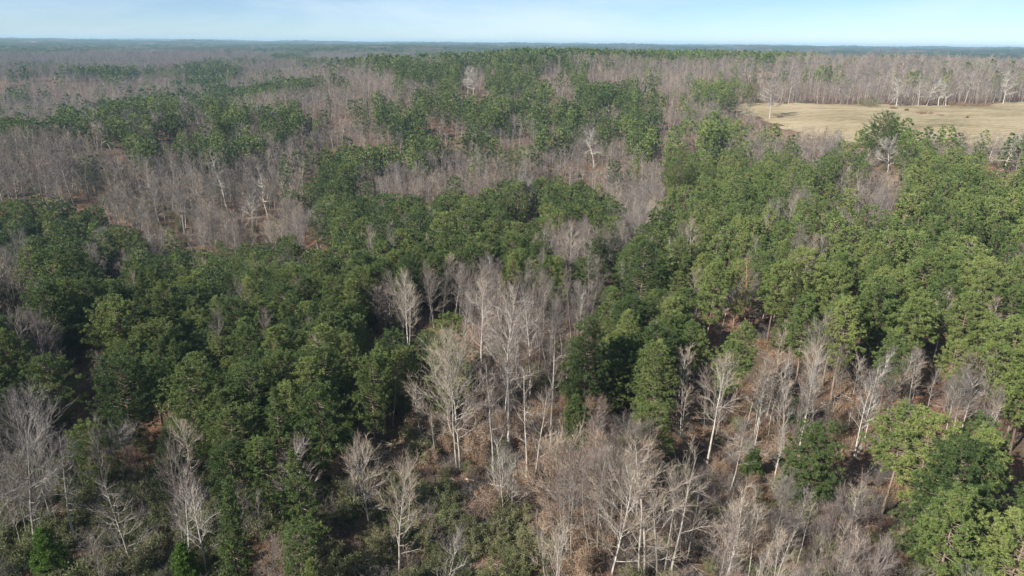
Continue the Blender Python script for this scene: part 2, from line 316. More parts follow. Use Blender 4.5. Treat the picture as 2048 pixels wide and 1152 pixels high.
# ------------------------------------------------------------------ leafless trees
def bare(seed, h=18.0, crown=0.35, rad=3.6, style='tall', lod=0, forks=1, lean=(0, 0), twig=1.0, r0=None, limbs=None, wtw=0.020, thick=1.0):
    """returns (wood MB, twig MB)"""
    rng = np.random.default_rng(seed); T = MB(seed); W = MB(seed + 1); W.rng = rng
    r0 = r0 or 0.0095 * h
    tips = []
    def wander(p, d, L_, n, curl, up):
        pts = [p]; d = nrm(d)
        for i in range(n):
            d = nrm(d + rng.normal(0, curl, 3) + np.array([0, 0, up]))
            pts.append(pts[-1] + d * L_ / n)
        return np.array(pts)
    stems = []
    for f in range(forks):
        off = np.array([rng.normal(0, 0.35), rng.normal(0, 0.35), 0]) * (forks > 1)
        d = nrm(np.array([lean[0] + rng.normal(0, 0.04) + off[0] * 0.12, lean[1] + rng.normal(0, 0.04) + off[1] * 0.12, 1.0]))
        hh = h * (1 if f == 0 else rng.uniform(0.8, 0.97)) / max(0.75, d[2])
        pts = wander(off, d, hh, 10 if lod == 0 else (5 if lod == 1 else 3), 0.035 if style != 'gnarled' else 0.10, 0.012)
        uu = np.linspace(0, 1, len(pts))
        rr = r0 * np.interp(uu, [0, 0.05, 0.5, 1], [1.35, 1.0, 0.62, 0.10]) * (1 if f == 0 else 0.85)
        T.tube(pts, rr, 6 if lod == 0 else (4 if lod == 1 else 3), 0.6)
        stems.append((pts, rr, uu))
    nl = limbs or {0: 24, 1: 14, 2: 8}[lod]
    for pts, rr, uu in stems:
        for k in range(nl // forks + 1):
            u = crown + (1 - crown) * ((k + rng.random()) / (nl // forks + 1)) ** (0.9)
            u = min(u, 0.98)
            p = np.array([np.interp(u, uu, pts[:, j]) for j in range(3)])
            a = k * 2.39996 + rng.normal(0, 0.4)
            q = (u - crown) / (1 - crown)
            if style == 'tall':      L1 = rad * (0.35 + 0.75 * math.sin(PI * min(1, 0.2 + 0.8 * q)) ** 0.8); el = 0.55 + 0.55 * q
            elif style == 'round':   L1 = rad * (0.75 + 0.5 * math.sin(PI * (0.15 + 0.75 * q))); el = 0.30 + 0.90 * q
            elif style == 'layered': L1 = rad * (1.1 - 0.85 * q); el = 0.12 + 0.35 * q
            elif style == 'whip':    L1 = rad * (0.5 + 0.5 * math.sin(PI * (0.2 + 0.7 * q))); el = 0.8 + 0.3 * q
            else:                    L1 = rad * (0.8 + 0.5 * rng.random()) * (1.05 - 0.5 * q); el = 0.25 + 0.6 * q
            L1 *= rng.uniform(0.75, 1.2)
            d = np.array([math.cos(a) * math.cos(el), math.sin(a) * math.cos(el), math.sin(el)])
            n1 = {0: 6, 1: 3, 2: 2}[lod]
            curl = 0.16 if style != 'gnarled' else 0.32
            b = wander(p, d, L1, n1, curl, 0.055 if style != 'whip' else 0.1)
            r1 = np.interp(u, uu, rr) * (0.5 if style in ('round', 'gnarled') else 0.4); r1 = max(r1, 0.02) * thick ** 0.5
            T.tube(b, np.linspace(r1, 0.012 * thick, len(b)), 4 if lod == 0 and style in ('round', 'gnarled', 'layered') else 3, 0.5 + 0.15 * rng.random())
            n2 = max(2, int({0: 2.4, 1: 1.6, 2: 1.0}[lod] * L1 * twig + 1.5))
            for s_ in range(n2):
                t = 0.22 + 0.78 * (s_ + rng.random()) / n2
                i = t * (len(b) - 1); i0 = min(int(i), len(b) - 2); pp = b[i0] + (b[i0 + 1] - b[i0]) * (i - i0)
                bd = nrm(b[i0 + 1] - b[i0])
                d2 = nrm(bd * 1.0 + rdir(rng, 1)[0] * 0.7 + np.array([0, 0, 0.22]))
                L2 = L1 * 0.52 * (1.15 - 0.6 * t) * rng.uniform(0.6, 1.3) + 0.35
                if lod == 0:
                    b2 = wander(pp, d2, L2, 3, 0.15, 0.07)
                    T.tube(b2, [(0.017 + 0.005 * L2) * thick, 0.014 * thick, 0.010 * thick, 0.005], 3, 0.35 + 0.2 * rng.random())
                    ends = (b2[0] * 0.7 + b2[1] * 0.3, b2[3]); 
                else:
                    ends = (pp, pp + d2 * L2)
                    W.spikes([pp], [d2], L2 * 1.15, 0.028 if lod == 1 else 0.055, 0.55)
                n3 = {0: 5, 1: 4, 2: 2}[lod]
                tt = rng.random(n3)[:, None] ** 0.8
                P3 = ends[0] * (1 - tt) + ends[1] * tt
                D3 = d2[None] * 1.1 + rdir(rng, n3) * 0.75 + np.array([0, 0, 0.28])
                L3 = (0.45 + 0.33 * L2) * rng.uniform(0.6, 1.4, n3) * (1 if lod == 0 else (1.2 if lod == 1 else 1.6))
                wd = {0: wtw * 0.66, 1: wtw * 1.5, 2: wtw * 3.2}[lod]
                W.spikes(P3, D3, L3, wd, np.clip(rng.normal(0.5, 0.18, n3), 0, 1))
                if lod == 0:
                    P4 = P3 + D3 / np.linalg.norm(D3, axis=1)[:, None] * L3[:, None] * 0.5
                    D4 = D3 + rdir(rng, n3) * 0.9
                    W.spikes(P4, D4, L3 * 0.7, wd * 0.8, np.clip(rng.normal(0.45, 0.18, n3), 0, 1))
                tips.extend(list(P3))
    return T, W, np.array(tips)

# ------------------------------------------------------------------ scene helpers
def link_mesh(name, me, parent=None):
    o = bpy.data.objects.new(name, me); col.objects.link(o)
    if parent is not None: o.parent = parent
    return o
def empty(name):
    o = bpy.data.objects.new(name, None); o.empty_display_size = 0.5; col.objects.link(o); return o
def tag(o, label=None, cat=None, group=None, kind=None):
    if label: o['label'] = label
    if cat: o['category'] = cat
    if group: o['group'] = group
    if kind: o['kind'] = kind
    return o
def merged(T, C, name, mats):
    """one mesh (trunk slot 0, crown slot 1) used only as a distant repeat inside a forest object"""
    G = MB(); G.v = T.v + C.v; G.n = T.n + C.n
    G.f = list(T.f) + [np.where(f >= 0, f + T.n, -1) for f in C.f]
    G.t = T.t + C.t; G.mi = [np.zeros_like(x) for x in T.mi] + [np.ones_like(x) for x in C.mi]
    return G.mesh(name, mats)
def scatter(name, pts, rots, scs, vr, protos, label, cat, group=None):
    """ONE object holding an uncountable mass: a point mesh with geometry-node repeats of the prototype meshes"""
    me = bpy.data.meshes.new(name); n = len(pts)
    me.vertices.add(n); me.vertices.foreach_set('co', np.asarray(pts, np.float32).ravel())
    a = me.attributes.new('rot', 'FLOAT_VECTOR', 'POINT'); a.data.foreach_set('vector', np.asarray(rots, np.float32).ravel())
    a = me.attributes.new('sc', 'FLOAT_VECTOR', 'POINT'); a.data.foreach_set('vector', np.asarray(scs, np.float32).ravel())
    a = me.attributes.new('vr', 'INT', 'POINT'); a.data.foreach_set('value', np.asarray(vr, np.int32))
    o = link_mesh(name, me); tag(o, label, cat, group, 'stuff')
    ng = bpy.data.node_groups.new(name, 'GeometryNodeTree')
    ng.interface.new_socket('Geometry', in_out='INPUT', socket_type='NodeSocketGeometry')
    ng.interface.new_socket('Geometry', in_out='OUTPUT', socket_type='NodeSocketGeometry')
    gi = ng.nodes.new('NodeGroupInput'); go = ng.nodes.new('NodeGroupOutput'); jn = ng.nodes.new('GeometryNodeJoinGeometry')
    def attr(nm, dt):
        q = ng.nodes.new('GeometryNodeInputNamedAttribute'); q.data_type = dt; q.inputs['Name'].default_value = nm
        return next(s for s in q.outputs if s.enabled and s.name == 'Attribute')
    ar = attr('rot', 'FLOAT_VECTOR'); as_ = attr('sc', 'FLOAT_VECTOR'); av = attr('vr', 'INT')
    e2r = ng.nodes.new('FunctionNodeEulerToRotation'); ng.links.new(ar, e2r.inputs[0])
    for k, pm in enumerate(protos):
        po = bpy.data.objects.new(name + '_repeat', pm)
        oi = ng.nodes.new('GeometryNodeObjectInfo'); oi.inputs['Object'].default_value = po; oi.inputs['As Instance'].default_value = False
        cm = ng.nodes.new('FunctionNodeCompare'); cm.data_type = 'INT'; cm.operation = 'EQUAL'
        ii = [s for s in cm.inputs if s.enabled and s.type == 'INT']
        ng.links.new(av, ii[0]); ii[1].default_value = k
        ip = ng.nodes.new('GeometryNodeInstanceOnPoints')
        ng.links.new(gi.outputs[0], ip.inputs['Points']); ng.links.new(cm.outputs[0], ip.inputs['Selection'])
        ng.links.new(oi.outputs['Geometry'], ip.inputs['Instance']); ng.links.new(e2r.outputs[0], ip.inputs['Rotation']); ng.links.new(as_, ip.inputs['Scale'])
        ng.links.new(ip.outputs[0], jn.inputs[0])
    ng.links.new(jn.outputs[0], go.inputs[0])
    md = o.modifiers.new('repeat', 'NODES'); md.node_group = ng
    return o

# ------------------------------------------------------------------ the setting: ground, fields, far country
def mat_ground():
    m = bpy.data.materials.new('leaf_litter_ground'); m.use_nodes = True
    nt = m.node_tree; nt.nodes.clear(); N = nt.nodes; L = nt.links
    out = N.new('ShaderNodeOutputMaterial'); p = N.new('ShaderNodeBsdfPrincipled'); p.inputs['Roughness'].default_value = 0.95
    p.inputs['Specular IOR Level'].default_value = 0.1
    tc = N.new('ShaderNodeTexCoord')
    n1 = N.new('ShaderNodeTexNoise'); n1.inputs['Scale'].default_value = 2.2; n1.inputs['Detail'].default_value = 8; n1.inputs['Roughness'].default_value = 0.75
    n2 = N.new('ShaderNodeTexNoise'); n2.inputs['Scale'].default_value = 0.06; n2.inputs['Detail'].default_value = 5
    n3 = N.new('ShaderNodeTexNoise'); n3.inputs['Scale'].default_value = 0.0035; n3.inputs['Detail'].default_value = 8; n3.inputs['Roughness'].default_value = 0.7
    for n in (n1, n2, n3): L.new(tc.outputs['Object'], n.inputs['Vector'])
    r1 = ramp(nt, [(0.25, (0.085, 0.050, 0.036)), (0.45, (0.17, 0.095, 0.065)), (0.6, (0.25, 0.145, 0.10)), (0.8, (0.36, 0.25, 0.18))])
    r2 = ramp(nt, [(0.25, (0.060, 0.050, 0.030)), (0.5, (0.12, 0.085, 0.055)), (0.8, (0.22, 0.17, 0.12))])
    L.new(n1.outputs['Fac'], r1.inputs['Fac']); L.new(n1.outputs['Fac'], r2.inputs['Fac'])
    rm = ramp(nt, [(0.42, (0, 0, 0)), (0.60, (1, 1, 1))]); L.new(n2.outputs['Fac'], rm.inputs['Fac'])
    a = N.new('ShaderNodeMix'); a.data_type = 'RGBA'; L.new(rm.outputs['Color'], a.inputs[0]); L.new(r1.outputs['Color'], a.inputs[6]); L.new(r2.outputs['Color'], a.inputs[7])
    L.new(a.outputs[2], p.inputs['Base Color'])
    bp = N.new('ShaderNodeBump'); bp.inputs['Strength'].default_value = 0.6; bp.inputs['Distance'].default_value = 0.25
    L.new(n1.outputs['Fac'], bp.inputs['Height']); L.new(bp.outputs[0], p.inputs['Normal'])
    L.new(p.outputs[0], out.inputs['Surface']); return m
def mat_field(name, cols, streak=True):
    m = bpy.data.materials.new(name); m.use_nodes = True
    nt = m.node_tree; nt.nodes.clear(); N = nt.nodes; L = nt.links
    out = N.new('ShaderNodeOutputMaterial'); p = N.new('ShaderNodeBsdfPrincipled'); p.inputs['Roughness'].default_value = 0.95
    p.inputs['Specular IOR Level'].default_value = 0.1
    tc = N.new('ShaderNodeTexCoord'); mp = N.new('ShaderNodeMapping'); mp.inputs['Scale'].default_value = (0.35, 1, 1)
    n1 = N.new('ShaderNodeTexNoise'); n1.inputs['Scale'].default_value = 0.06; n1.inputs['Detail'].default_value = 10; n1.inputs['Roughness'].default_value = 0.78
    n2 = N.new('ShaderNodeTexNoise'); n2.inputs['Scale'].default_value = 0.012; n2.inputs['Detail'].default_value = 4
    L.new(tc.outputs['Object'], mp.inputs['Vector']); L.new(mp.outputs[0], n1.inputs['Vector']); L.new(tc.outputs['Object'], n2.inputs['Vector'])
    ad = N.new('ShaderNodeMath'); ad.operation = 'MULTIPLY_ADD'; ad.inputs[1].default_value = 0.62
    ml = N.new('ShaderNodeMath'); ml.operation = 'MULTIPLY'; ml.inputs[1].default_value = 0.38
    L.new(n2.outputs['Fac'], ml.inputs[0]); L.new(n1.outputs['Fac'], ad.inputs[0]); L.new(ml.outputs[0], ad.inputs[2])
    wv = N.new('ShaderNodeTexWave'); wv.inputs['Scale'].default_value = 0.055; wv.inputs['Distortion'].default_value = 5.0; wv.inputs['Detail'].default_value = 4; wv.inputs['Detail Scale'].default_value = 2.5
    m3 = N.new('ShaderNodeMapping'); m3.inputs['Rotation'].default_value = (0, 0, 1.2); L.new(tc.outputs['Object'], m3.inputs['Vector']); L.new(m3.outputs[0], wv.inputs['Vector'])
    a3 = N.new('ShaderNodeMath'); a3.operation = 'MULTIPLY_ADD'; a3.inputs[1].default_value = 0.09; L.new(wv.outputs['Fac'], a3.inputs[0]); L.new(ad.outputs[0], a3.inputs[2])
    r1 = ramp(nt, cols); L.new(a3.outputs[0], r1.inputs['Fac']); L.new(r1.outputs['Color'], p.inputs['Base Color'])
    L.new(p.outputs[0], out.inputs['Surface']); return m
def polar_grid(name, radii, azs, zf, mat, close=False, centre=False):
    rr, aa = np.meshgrid(radii, azs, indexing='ij')
    x = rr * np.sin(aa); y = rr * np.cos(aa); z = zf(x.ravel(), y.ravel()).reshape(x.shape)
    V = np.stack([x, y, z], -1).reshape(-1, 3); na = len(azs); nr = len(radii)
    i = np.arange(nr - 1)[:, None]; j = np.arange(na if close else na - 1)[None, :]; k = (j + 1) % na
    F = np.stack([i * na + j, (i + 1) * na + j, (i + 1) * na + k, i * na + k], -1).reshape(-1, 4)
    me = bpy.data.meshes.new(name)
    if centre:
        V = np.concatenate([V, [[0, 0, zf(np.array([0.0]), np.array([0.0]))[0]]]]); c = len(V) - 1
        jj = np.arange(na); Fc = np.stack([np.full(na, c), jj, (jj + 1) % na, np.full(na, -1)], -1)
        F = np.concatenate([F, Fc])
    b = MB(); b.v = [V]; b.f = [F[:, ::-1] if not centre else F]; b.t = [np.zeros(len(F))]; b.mi = [np.zeros(len(F), int)]; b.n = len(V)
    me = b.mesh(name, [mat])
    me.polygons.foreach_set('use_smooth', np.ones(len(F), bool))
    return link_mesh(name, me)
az_all = np.concatenate([np.linspace(-PI, -0.9, 25)[:-1], np.linspace(-0.9, 0.9, 361), np.linspace(0.9, PI, 26)[1:-1]])
rad_all = np.concatenate([np.geomspace(12, 400, 90), np.geomspace(400, 14500, 120)[1:]])
def flipfix(o):
    me = o.data
    if me.polygons[len(me.polygons) // 3].normal.z < 0: me.flip_normals()
    if me.polygons[-1].normal.z < 0: pass
g = polar_grid('ground', rad_all, az_all, ground, mat_ground(), close=True, centre=True); flipfix(g)
tag(g, kind='structure')

def inpoly(x, y, poly):
    x = np.asarray(x); y = np.asarray(y); r = np.zeros(x.shape, bool); n = len(poly)
    for i in range(n):
        x0, y0 = poly[i]; x1, y1 = poly[(i + 1) % n]
        if y0 == y1: continue
        c = ((y0 > y) != (y1 > y)) & (x < (x1 - x0) * (y - y0) / (y1 - y0) + x0)
        r ^= c
    return r
# outline of the dry pasture and of the small red clearing, traced on the ground
FIELD_PX = [(1455, 213), (1500, 208), (1560, 208), (1700, 210), (1850, 212), (1960, 212), (2010, 206), (2130, 200), (2300, 200), (2300, 330), (2100, 318), (1990, 300), (1850, 290), (1700, 292), (1600, 275), (1545, 252), (1500, 236), (1462, 226)]
FIELD = [hit_ground(a, b)[:2] for a, b in FIELD_PX]
CLEAR_PX = [(1475, 150), (1500, 145), (1535, 144), (1560, 149), (1558, 156), (1500, 157)]
CLEAR = [hit_ground(a, b)[:2] for a, b in CLEAR_PX]
def patch(name, poly, cell, mat, lift):
    P = np.array(poly); x0, y0 = P.min(0) - cell; x1, y1 = P.max(0) + cell
    xs = np.arange(x0, x1, cell); ys = np.arange(y0, y1, cell); X, Y = np.meshgrid(xs, ys, indexing='ij')
    jx = X + (vnoise(X, Y, 9, 3) - 0.5) * 14; jy = Y + (vnoise(X, Y, 9, 4) - 0.5) * 14
    ins = inpoly(jx, jy, poly)
    Z = ground(X.ravel(), Y.ravel()).reshape(X.shape) + lift
    V = np.stack([X, Y, Z], -1).reshape(-1, 3); ny = len(ys)
    i = np.arange(len(xs) - 1)[:, None]; j = np.arange(ny - 1)[None, :]
    F = np.stack([i * ny + j, (i + 1) * ny + j, (i + 1) * ny + j + 1, i * ny + j + 1], -1)[ins[:-1, :-1]]
    b = MB(); b.add(V, F, 0); me = b.mesh(name, [mat]); me.polygons.foreach_set('use_smooth', np.ones(len(F), bool))
    return tag(link_mesh(name, me), kind='structure')
patch('dry_grass_field', FIELD, 3.0, mat_field('dry_grass', [(0.40, (0.14, 0.125, 0.065)), (0.48, (0.25, 0.205, 0.115)), (0.56, (0.345, 0.275, 0.165)), (0.68, (0.46, 0.38, 0.25))]), 0.35)
patch('bare_soil_clearing', CLEAR, 4.0, mat_field('reddish_soil', [(0.35, (0.27, 0.17, 0.11)), (0.6, (0.42, 0.29, 0.20))]), 0.4)

# woods beyond the single trees: crown-high rolling canopy out to the horizon
def far_z(x, y):
    r = np.hypot(x, y)
    return ground(x, y) + 17 + (vnoise(x, y, 14, 31) - 0.5) * 9 + (vnoise(x, y, 45, 32) - 0.5) * 9 + (fnoise(x, y, 260, 33, 2) - 0.5) * np.clip((r - 3500) / 3000, 0, 1) * 34 - np.clip((2500 - r) / 30, 0, 12)
def mat_canopy():
    m = bpy.data.materials.new('distant_woods'); m.use_nodes = True
    nt = m.node_tree; nt.nodes.clear(); N = nt.nodes; L = nt.links
    out = N.new('ShaderNodeOutputMaterial'); p = N.new('ShaderNodeBsdfDiffuse')
    tc = N.new('ShaderNodeTexCoord')
    n1 = N.new('ShaderNodeTexNoise'); n1.inputs['Scale'].default_value = 0.0035; n1.inputs['Detail'].default_value = 9; n1.inputs['Roughness'].default_value = 0.72
    L.new(tc.outputs['Object'], n1.inputs['Vector'])
    r1 = ramp(nt, [(0.40, (0.030, 0.045, 0.022)), (0.53, (0.045, 0.060, 0.030)), (0.57, (0.10, 0.085, 0.075)), (0.66, (0.14, 0.12, 0.105)), (0.70, (0.40, 0.34, 0.22))])
    L.new(n1.outputs['Fac'], r1.inputs['Fac']); L.new(r1.outputs['Color'], p.inputs['Color']); L.new(p.outputs[0], out.inputs['Surface']); return m
azf = np.linspace(-0.85, 0.85, 1300); rf = np.concatenate([np.geomspace(2300, 14000, 150)])
o = polar_grid('distant_forest', rf, azf, far_z, mat_canopy()); tag(o, 'blue-green wooded ridges rolling away to the horizon', 'forest', None, 'stuff')
if o.data.polygons[0].normal.z < 0: o.data.flip_normals()

# ------------------------------------------------------------------ what grows where (outlines read off the photograph at crown height)
# (type, share of pines, outline). types: P pines, B leafless woods, S open scrub, N nothing tall
AREAS = [
 # upper left grey hills with a few pines
 ('B', 0.04, [(-400, 0), (2500, 0), (2500, 620), (-400, 620)]),
 ('B', 0.06, [(0, 120), (250, 120), (330, 170), (240, 220), (0, 210)]),
 ('P', 0.28, [(190, 135), (240, 130), (265, 155), (235, 165), (195, 160)]),
 ('P', 0.25, [(370, 135), (430, 120), (480, 135), (490, 160), (400, 165), (370, 155)]),
 ('P', 0.6, [(335, 163), (400, 155), (450, 158), (455, 172), (400, 176), (340, 172)]),
 ('P', 0.25, [(275, 110), (350, 108), (350, 120), (280, 122)]),
 ('P', 0.38, [(540, 105), (700, 80), (900, 70), (930, 118), (760, 135), (640, 128), (540, 122)]),
 ('P', 0.8, [(850, 60), (900, 60), (1010, 60), (1100, 60), (1130, 105), (1140, 118), (1090, 122), (1010, 124), (930, 118), (860, 118)]),
 ('P', 0.85, [(1140, 60), (1300, 60), (1450, 60), (1560, 60), (1650, 60), (1655, 110), (1560, 112), (1400, 108), (1280, 106), (1140, 100)]),
 ('P', 0.40, [(760, 120), (850, 118), (930, 120), (1010, 125), (1100, 150), (1090, 195), (960, 200), (900, 165), (790, 160)]),
 ('B', 0.02, [(915, 135), (965, 130), (975, 178), (925, 180)]),
 # ridge running left from the centre
 ('P', 0.8, [(170, 205), (220, 198), (300, 190), (400, 184), (490, 172), (580, 158), (640, 150), (650, 160), (600, 178), (560, 190), (470, 200), (350, 212), (230, 226)]),
 ('P', 0.55, [(0, 235), (60, 240), (110, 232), (140, 210), (150, 235), (250, 228), (350, 218), (480, 208), (590, 200), (600, 225), (700, 225), (690, 262), (600, 262), (560, 290), (500, 300), (430, 322), (380, 312), (330, 285), (260, 310), (130, 285), (90, 262), (0, 275)]),
 ('P', 0.75, [(255, 268), (300, 268), (320, 300), (285, 315), (258, 300)]),
 ('P', 0.80, [(385, 268), (440, 262), (500, 280), (520, 305), (430, 322), (385, 310)]),
 # middle: pines standing in thin bare woods
 ('P', 0.36, [(640, 215), (720, 225), (780, 200), (880, 170), (960, 190), (1060, 200), (1140, 190), (1260, 210), (1330, 235), (1340, 260), (1290, 300), (1170, 290), (1080, 290), (1020, 310), (940, 330), (860, 320), (800, 322), (720, 325), (640, 300)]),
 ('B', 0.04, [(600, 190), (700, 160), (780, 158), (820, 175), (780, 196), (700, 218), (610, 218)]),
 ('B', 0.06, [(640, 240), (780, 250), (790, 275), (700, 285), (640, 290)]),
 ('P', 0.8, [(630, 300), (680, 295), (790, 285), (830, 262), (900, 270), (990, 262), (1000, 290), (930, 315), (860, 332), (790, 322), (700, 345), (690, 378), (620, 400), (600, 385), (628, 350)]),
 ('P', 0.46, [(1120, 122), (1175, 130), (1175, 165), (1260, 160), (1290, 200), (1400, 180), (1420, 160), (1460, 165), (1510, 160), (1505, 200), (1400, 205), (1330, 210), (1260, 210), (1160, 195)]),
 ('P', 0.46, [(1120, 215), (1230, 215), (1320, 225), (1325, 250), (1290, 272), (1210, 262), (1170, 285), (1130, 280)]),
 ('B', 0.03, [(1170, 108), (1500, 112), (1500, 140), (1420, 158), (1380, 150), (1180, 152)]),
 ('B', 0.04, [(1330, 200), (1450, 200), (1465, 240), (1430, 280), (1340, 275)]),
 ('P', 0.6, [(1335, 240), (1380, 235), (1395, 275), (1345, 285)]),
 ('P', 0.55, [(1400, 250), (1440, 225), (1500, 225), (1500, 250), (1590, 250), (1600, 268), (1540, 275), (1450, 272), (1400, 285)]),
 ('B', 0.03, [(880, 300), (1000, 290), (1260, 285), (1340, 300), (1320, 360), (1240, 372), (1180, 355), (1080, 345), (1000, 355), (960, 372), (860, 385), (760, 375), (690, 375), (710, 335), (800, 330)]),
 ('B', 0.02, [(0, 285), (130, 292), (260, 315), (400, 325), (560, 300), (620, 300), (620, 345), (595, 390), (625, 430), (590, 462), (510, 478), (440, 478), (360, 492), (300, 492), (275, 452), (180, 408), (90, 385), (0, 390)]),
 # beyond the pasture
 ('B', 0.05, [(1500, 112), (2300, 100), (2300, 215), (1450, 212), (1420, 190), (1480, 160)]),
 ('P', 0.60, [(1590, 150), (1660, 148), (1670, 160), (1590, 162)]),
 ('P', 0.80, [(1120, 60), (1655, 60), (1665, 116), (1560, 122), (1400, 120), (1280, 118), (1130, 114)]),
 ('P', 0.55, [(1400, 158), (1520, 152), (1515, 206), (1400, 206)]),
 # right: the big pine stand
 ('P', 0.93, [(1330, 295), (1400, 288), (1470, 300), (1500, 320), (1560, 318), (1620, 315), (1680, 298), (1710, 262), (1790, 240), (1840, 262), (1900, 255), (1990, 262), (2060, 275), (2300, 280), (2300, 740), (2060, 780), (1960, 760), (1900, 745), (1800, 730), (1720, 712), (1660, 700), (1580, 675), (1500, 668), (1440, 690), (1360, 720), (1330, 820), (1262, 820), (1240, 800), (1110, 810), (1100, 700), (1130, 650), (1200, 640), (1215, 600), (1215, 540), (1250, 480), (1290, 440), (1330, 400), (1330, 340)]),
 ('B', 0.25, [(1560, 330), (1620, 322), (1790, 300), (1830, 330), (1820, 360), (1700, 375), (1640, 362), (1570, 370)]),
 ('B', 0.25, [(1850, 272), (2060, 290), (2060, 335), (1960, 330), (1880, 318)]),
 ('B', 0.15, [(1560, 385), (1600, 378), (1605, 430), (1575, 432)]),
 ('B', 0.12, [(1700, 380), (1790, 370), (1810, 400), (1750, 425), (1700, 415)]),
 ('B', 0.15, [(1590, 480), (1650, 470), (1670, 500), (1620, 530), (1590, 530)]),
 # centre and left: the near pine belt
 ('P', 0.96, [(-400, 385), (0, 390), (90, 388), (180, 410), (270, 452), (298, 505), (350, 500), (440, 485), (520, 484), (592, 470), (625, 436), (655, 388), (760, 385), (860, 392), (960, 385), (1000, 362), (1090, 352), (1180, 354), (1215, 380), (1235, 425), (1240, 470), (1205, 500), (1170, 560), (1120, 582), (1060, 568), (990, 540), (900, 545), (845, 560), (835, 610), (960, 625), (965, 700), (900, 770), (830, 800), (700, 780), (640, 800), (650, 850), (640, 940), (600, 985), (440, 985), (400, 925), (320, 950), (220, 940), (150, 895), (60, 845), (-400, 830)]),
 ('B', 0.30, [(1095, 460), (1180, 455), (1205, 490), (1170, 550), (1130, 545), (1090, 500)]),
 ('B', 0.15, [(740, 590), (830, 585), (860, 620), (830, 660), (760, 650)]),
 ('B', 0.10, [(-50, 520), (40, 520), (75, 600), (90, 680), (150, 640), (185, 690), (150, 740), (60, 720), (20, 640), (-50, 610)]),
 ('B', 0.15, [(170, 470), (225, 480), (235, 540), (180, 540)]),
 ('B', 0.05, [(845, 560), (900, 548), (990, 540), (1060, 570), (1120, 590), (1210, 545), (1215, 620), (1130, 640), (1100, 700), (1090, 800), (1000, 760), (970, 700), (965, 630), (845, 610)]),
 # foreground
 ('S', 0.00, [(640, 800), (720, 785), (820, 805), (830, 900), (780, 930), (660, 930)]),
 ('B', 0.00, [(830, 800), (960, 705), (1095, 800), (1140, 900), (1090, 1010), (960, 1050), (880, 960), (830, 900)]),
 ('S', 0.02, [(620, 930), (800, 930), (900, 980), (960, 1060), (1080, 1010), (1100, 1090), (1200, 1150), (1200, 1300), (600, 1300), (640, 1100)]),
 ('B', 0.02, [(1095, 830), (1340, 830), (1370, 720), (1440, 695), (1500, 672), (1580, 680), (1660, 705), (1760, 725), (1780, 800), (1830, 880), (1790, 1000), (1830, 1120), (1850, 1300), (1200, 1300), (1080, 1080), (1060, 1000)]),
 ('S', 0.05, [(1640, 780), (1760, 740), (1960, 765), (2060, 790), (2060, 880), (1900, 885), (1800, 900), (1700, 960), (1640, 900)]),
 ('T', 0.10, [(1345, 715), (1440, 692), (1500, 672), (1580, 680), (1660, 705), (1760, 725), (1800, 760), (1830, 900), (1700, 960), (1500, 960), (1380, 900)]),
 ('P', 0.55, [(1395, 690), (1520, 675), (1530, 750), (1440, 790), (1390, 750)]),
 ('P', 0.6, [(1225, 790), (1355, 790), (1345, 890), (1240, 890)]),
 ('N', 0.0, [(660, 800), (740, 780), (825, 805), (835, 880), (800, 925), (690, 930), (650, 860)]),
 ('P', 0.85, [(2030, 770), (2300, 740), (2300, 900), (2040, 880)]),
 ('P', 0.96, [(1740, 960), (1800, 900), (1900, 880), (2000, 870), (2300, 850), (2300, 1300), (1980, 1300), (1900, 1180), (1840, 1100), (1780, 1020)]),
 ('P', 0.75, [(455, 960), (530, 950), (560, 1080), (620, 1110), (610, 1300), (380, 1300), (440, 1120)]),
 ('B', 0.00, [(-400, 830), (60, 850), (150, 900), (220, 945), (320, 955), (400, 930), (450, 970), (450, 1120), (360, 1300), (-400, 1300)]),
]
def lookup(px, py):
    px = np.asarray(px); py = np.asarray(py)
    ty = np.full(px.shape, 'B'); pr = np.full(px.shape, 0.04)
    for t, p, poly in AREAS:
        i = inpoly(px, py, poly); ty[i] = t; pr[i] = p
    return ty, pr

# ------------------------------------------------------------------ single trees named in the photograph
# kind, foot pixel, top pixel row, width px, builder arguments, label
LAND = []       # dicts: kind, x, y, z, h, rad, label, ref phrase, args
def land(kind, bx, by, ty, wpx, label, ref=None, tx=None, **kw):
    x, y, z = hit_ground(bx, by)
    # height from the pixel rows at that distance
    lo, hi = 1.0, 45.0
    for _ in range(30):
        mid = (lo + hi) / 2
        if project(np.array([[x, y, z + mid]]))[1][0] > ty: lo = mid
        else: hi = mid
    h = lo; zc = (np.array([x, y, z + h * 0.6]) - CAM) @ FWD
    rad = wpx / FPX * zc / 2
    d = dict(kind=kind, x=x, y=y, z=z, h=h, rad=rad, label=label, ref=ref, bx=bx, by=by, ty=ty, w=wpx, args=kw)
    if tx is not None: d['lean'] = ((tx - project(np.array([[x, y, z + h]]))[0][0]) / FPX * zc / h)
    if kind == 'bare_tree' and math.hypot(x, y) > 230 and kw.get('tw') == 'twig_tan': kw['tw'] = 'twig_white'
    LAND.append(d)
B_, P_ = 'bare_tree', 'pine_tree'
land(B_, 919, 940, 712, 170, 'tall twin-trunked white tree with a wide round crown beside the black shadow gap', 'the big twin-trunked white tree', forks=2, style='round', crown=0.28, bark='pale_bark', tw='twig_tan', limbs=36, twig=1.0)
land(B_, 987, 962, 735, 70, 'straight white-trunked tree just right of the big twin-trunked white tree', None, style='tall', crown=0.45, bark='pale_bark', tw='twig_pink')
land(B_, 1018, 905, 575, 130, 'tallest straight white tree in the central gap between the pines', 'the tallest straight white tree', style='tall', crown=0.35, bark='pale_bark', tw='twig_pink', limbs=36)
